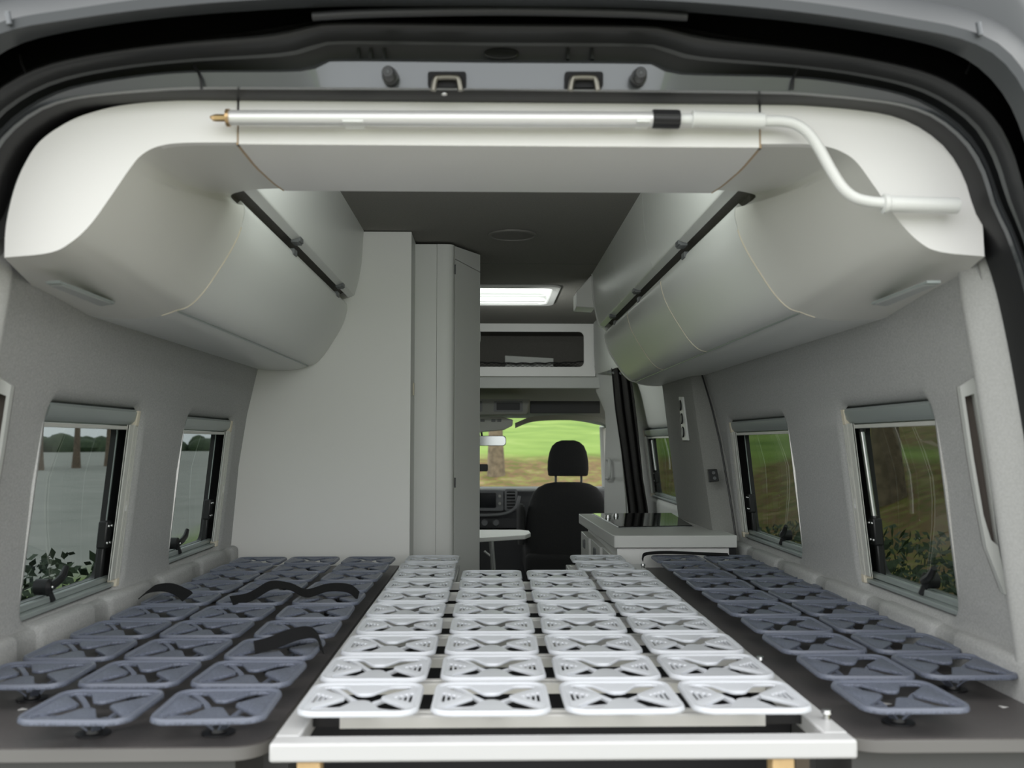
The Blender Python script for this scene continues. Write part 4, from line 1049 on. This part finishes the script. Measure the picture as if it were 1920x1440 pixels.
lx = n.new('ShaderNodeMapRange'); ax = n.new('ShaderNodeMath'); ax.operation = 'ABSOLUTE'; l.new(sep.outputs['X'], ax.inputs[0]); l.new(ax.outputs[0], lx.inputs[0]); lx.inputs[1].default_value = 4.2; lx.inputs[2].default_value = 3.6
ly = n.new('ShaderNodeMapRange'); l.new(sep.outputs['Y'], ly.inputs[0]); ly.inputs[1].default_value = 12; ly.inputs[2].default_value = 10
mm = n.new('ShaderNodeMath'); mm.operation = 'MULTIPLY'; l.new(lx.outputs[0], mm.inputs[0]); l.new(ly.outputs[0], mm.inputs[1])
mx3 = n.new('ShaderNodeMixRGB'); l.new(mm.outputs[0], mx3.inputs[0]); l.new(mx2.outputs[0], mx3.inputs[1]); l.new(neutral_ground.outputs[0], mx3.inputs[2])
l.new(mx3.outputs[0], bsdf.inputs['Base Color'])
tag(mb.build('ground', gm, angle=180), None, None, kind='structure')

def tree(x, y, h, r, cr, label, lm='leaves', n=1500, lean=0, cz=None, seed=1, leafs=.22):
    rng = random.Random(seed)
    z0 = gz(x,y)-.1
    root = empty('tree', (x,y,z0), label, 'tree')
    mb = MB(); pts = [Vector((x+lean*t*t+.15*math.sin(t*4+seed)*r, y, z0+h*.75*t)) for t in [k/10 for k in range(11)]]
    mb.tube(pts, [r*(1.35 if k == 0 else 1.1 if k == 1 else 1-.06*k) for k in range(11)], 12); tr = mb.build('trunk', 'bark', root)
    mb = MB()
    for k in range(6):
        a = rng.uniform(0,6.28); b0 = pts[6+k % 4]; e = b0+Vector((math.cos(a)*cr*.7, math.sin(a)*cr*.7, h*.2)); mb.tube([b0, b0.lerp(e,.5)+Vector((0,0,.2)), e], [r*.4,r*.25,r*.1], 7)
    mb.build('branches', 'bark', root)
    mb = MB(); c = Vector((x+lean*.7, y, z0+(cz or h*.75)))
    blobs = [(c+Vector((rng.uniform(-1,1)*cr*.6, rng.uniform(-1,1)*cr*.6, rng.uniform(-.5,.6)*cr*.7)), cr*rng.uniform(.35,.55)) for _ in range(9)]
    for i in range(n):
        bc_, br = rng.choice(blobs); d = Vector((rng.gauss(0,1),rng.gauss(0,1),rng.gauss(0,1))).normalized()*br*rng.uniform(.55,1.05)
        p = bc_+d; u = Vector((rng.gauss(0,1),rng.gauss(0,1),rng.gauss(0,1))).normalized(); v = u.orthogonal().normalized(); s = rng.uniform(.6,1.2)*leafs
        mb.add([p-u*s, p+v*s*.6, p+u*s, p-v*s*.6], [(0,1,2,3)])
    mb.build('crown', lm, root); return root
p = P(930,880,27)
tree(p.x, p.y, 13, .20, 4, 'tree trunk on the bank seen through the windscreen', n=1800, seed=3, cz=11)
for i, (x, y, lab) in enumerate(((-31,66,'leftmost slim tree on the verge seen in near left window'),(-31,72,'middle slim tree on the verge seen in near left window'),(-31,78,'tree on the verge by the black edge of near left window'),(-31,94,'tree on the verge seen in the far left window'))):
    tree(x, y, 11, .26, 2.6, lab, 'leavesdark', 1500, seed=10+i, cz=6.2)
p = P(1916,15,14)
tree(7.0, 15.5, 10, .25, 3.0, 'leafy tree beyond the roof at the upper right', 'leaves', 4500, seed=22, cz=7.0, leafs=.13)
tree(11, 6.5, 9, .25, 3.2, 'bushy tree on the right bank outside the kitchen window', 'leaves', 4000, seed=25, cz=6.0, leafs=.15)
# far belt of trees to the left
mb = MB(); rng = random.Random(5)
for k in range(190):
    t = k/189; x = -190+165*t+rng.uniform(-4,4); y = 90+180*t+rng.uniform(-4,4); mb.ball((x,y,-.3+rng.uniform(-.6,.6)), rng.uniform(2.5,4), rng.uniform(2.5,4), rng.uniform(1.8,3.4), 8, 6)
tag(mb.build('tree_belt', 'leavesdark'), 'distant dark belt of trees across the field to the left', 'trees', kind='stuff')
# bushes just outside the windows
def bush(x, y, r, h, label, seed, lm='leavesdark'):
    rng = random.Random(seed); mb = MB(); z0 = gz(x,y)-.05
    for i in range(8000):
        d = Vector((rng.gauss(0,1),rng.gauss(0,1),abs(rng.gauss(0,1)))).normalized()*rng.uniform(.5,1.0); p = Vector((x+d.x*r, y+d.y*r, z0+d.z*h)); s = rng.uniform(.018,.045)
        u = Vector((rng.gauss(0,1),rng.gauss(0,1),rng.gauss(0,1))).normalized(); v = u.orthogonal().normalized()
        mb.add([p-u*s, p+v*s*.5, p+u*s, p-v*s*.5], [(0,1,2,3)])
    return tag(mb.build('bush', lm), label, 'bush')
bush(-2.35, 3.7, 1.0, 1.35, 'dark green bush low outside the near left window', 31)
bush(2.5, 4.3, .95, 1.5, 'dark bush low outside the near right window', 33)
bush(2.7, 7.2, .95, 1.25, 'dark bush low outside the second right window', 34)

# ================================================================== LIGHT
w = bpy.data.worlds.new('overcast'); S.world = w; w.use_nodes = True
n = w.node_tree.nodes; l = w.node_tree.links; n.clear()
o = n.new('ShaderNodeOutputWorld'); bg = n.new('ShaderNodeBackground'); tcw = n.new('ShaderNodeTexCoord'); sx = n.new('ShaderNodeSeparateXYZ')
l.new(tcw.outputs['Generated'], sx.inputs[0])
rp = n.new('ShaderNodeValToRGB'); e = rp.color_ramp.elements
e[0].position = 0; e[0].color = (.88,.90,.90,1); e[1].position = 1; e[1].color = (1.0,1.0,.98,1)
m1 = e.new(.25); m1.color = (.95,.97,.97,1)
l.new(sx.outputs['Z'], rp.inputs[0]); l.new(rp.outputs[0], bg.inputs[0]); bg.inputs[1].default_value = 1.0
l.new(bg.outputs[0], o.inputs[0])

ls = empty('led_strip', W(0,1.90,.62), 'slim light strip on the back of the rear fascia, under the ceiling', 'lamp')
for x in (-.2, .2):
    MB().box(W(x-.19,1.85,.60), W(x+.19,1.87,.625)).build('housing', 'grip', ls)
    ld_ = bpy.data.lights.new('strip_light', 'AREA'); ld_.shape = 'RECTANGLE'; ld_.size = .36; ld_.size_y = .03; ld_.energy = .65; ld_.color = (.93,1.0,.95)
    lo = bpy.data.objects.new('strip_light', ld_); COL.objects.link(lo); lo.parent = ls; lo.location = (x,-.02,.005); lo.rotation_euler = (R(80),0,0)
al_ = empty('added_fill_lamp', W(-.06,4.6,.5), 'small added fill lamp, unseen, on the aisle side of the corner unit', 'lamp')  # unseen lamp added to brighten the front of the living area
MB().box(W(-.0695,4.50,.49), W(-.050,4.68,.53)).build('housing', 'grip', al_)
ld_ = bpy.data.lights.new('fill_light', 'AREA'); ld_.shape = 'RECTANGLE'; ld_.size = .18; ld_.size_y = .04; ld_.energy = 1.5; ld_.color = (.95,1.0,.96)
lo = bpy.data.objects.new('fill_light', ld_); COL.objects.link(lo); lo.parent = al_; lo.location = (.03,.08,.01); lo.rotation_euler = Vector((-.8,-1,.15)).to_track_quat('Z','Y').to_euler()
cam = bpy.data.cameras.new('camera'); co_ = bpy.data.objects.new('camera', cam); COL.objects.link(co_)
co_.location = CAM
mrot = Matrix((RT, UP, -FW)).transposed()
co_.rotation_euler = mrot.to_euler()
cam.sensor_width = 36; cam.lens = 36*FPX/1920; cam.clip_start = .02; cam.clip_end = 1000
cam.dof.use_dof = True; cam.dof.focus_distance = 3.4; cam.dof.aperture_fstop = 5.0
S.camera = co_
S.view_settings.view_transform = 'Standard'; S.view_settings.look = 'None'; S.view_settings.gamma = 1
S.view_settings.use_curve_mapping = False
S.view_settings.exposure = 1.25
S.cycles.max_bounces = 12; S.cycles.diffuse_bounces = 6; S.cycles.transparent_max_bounces = 16
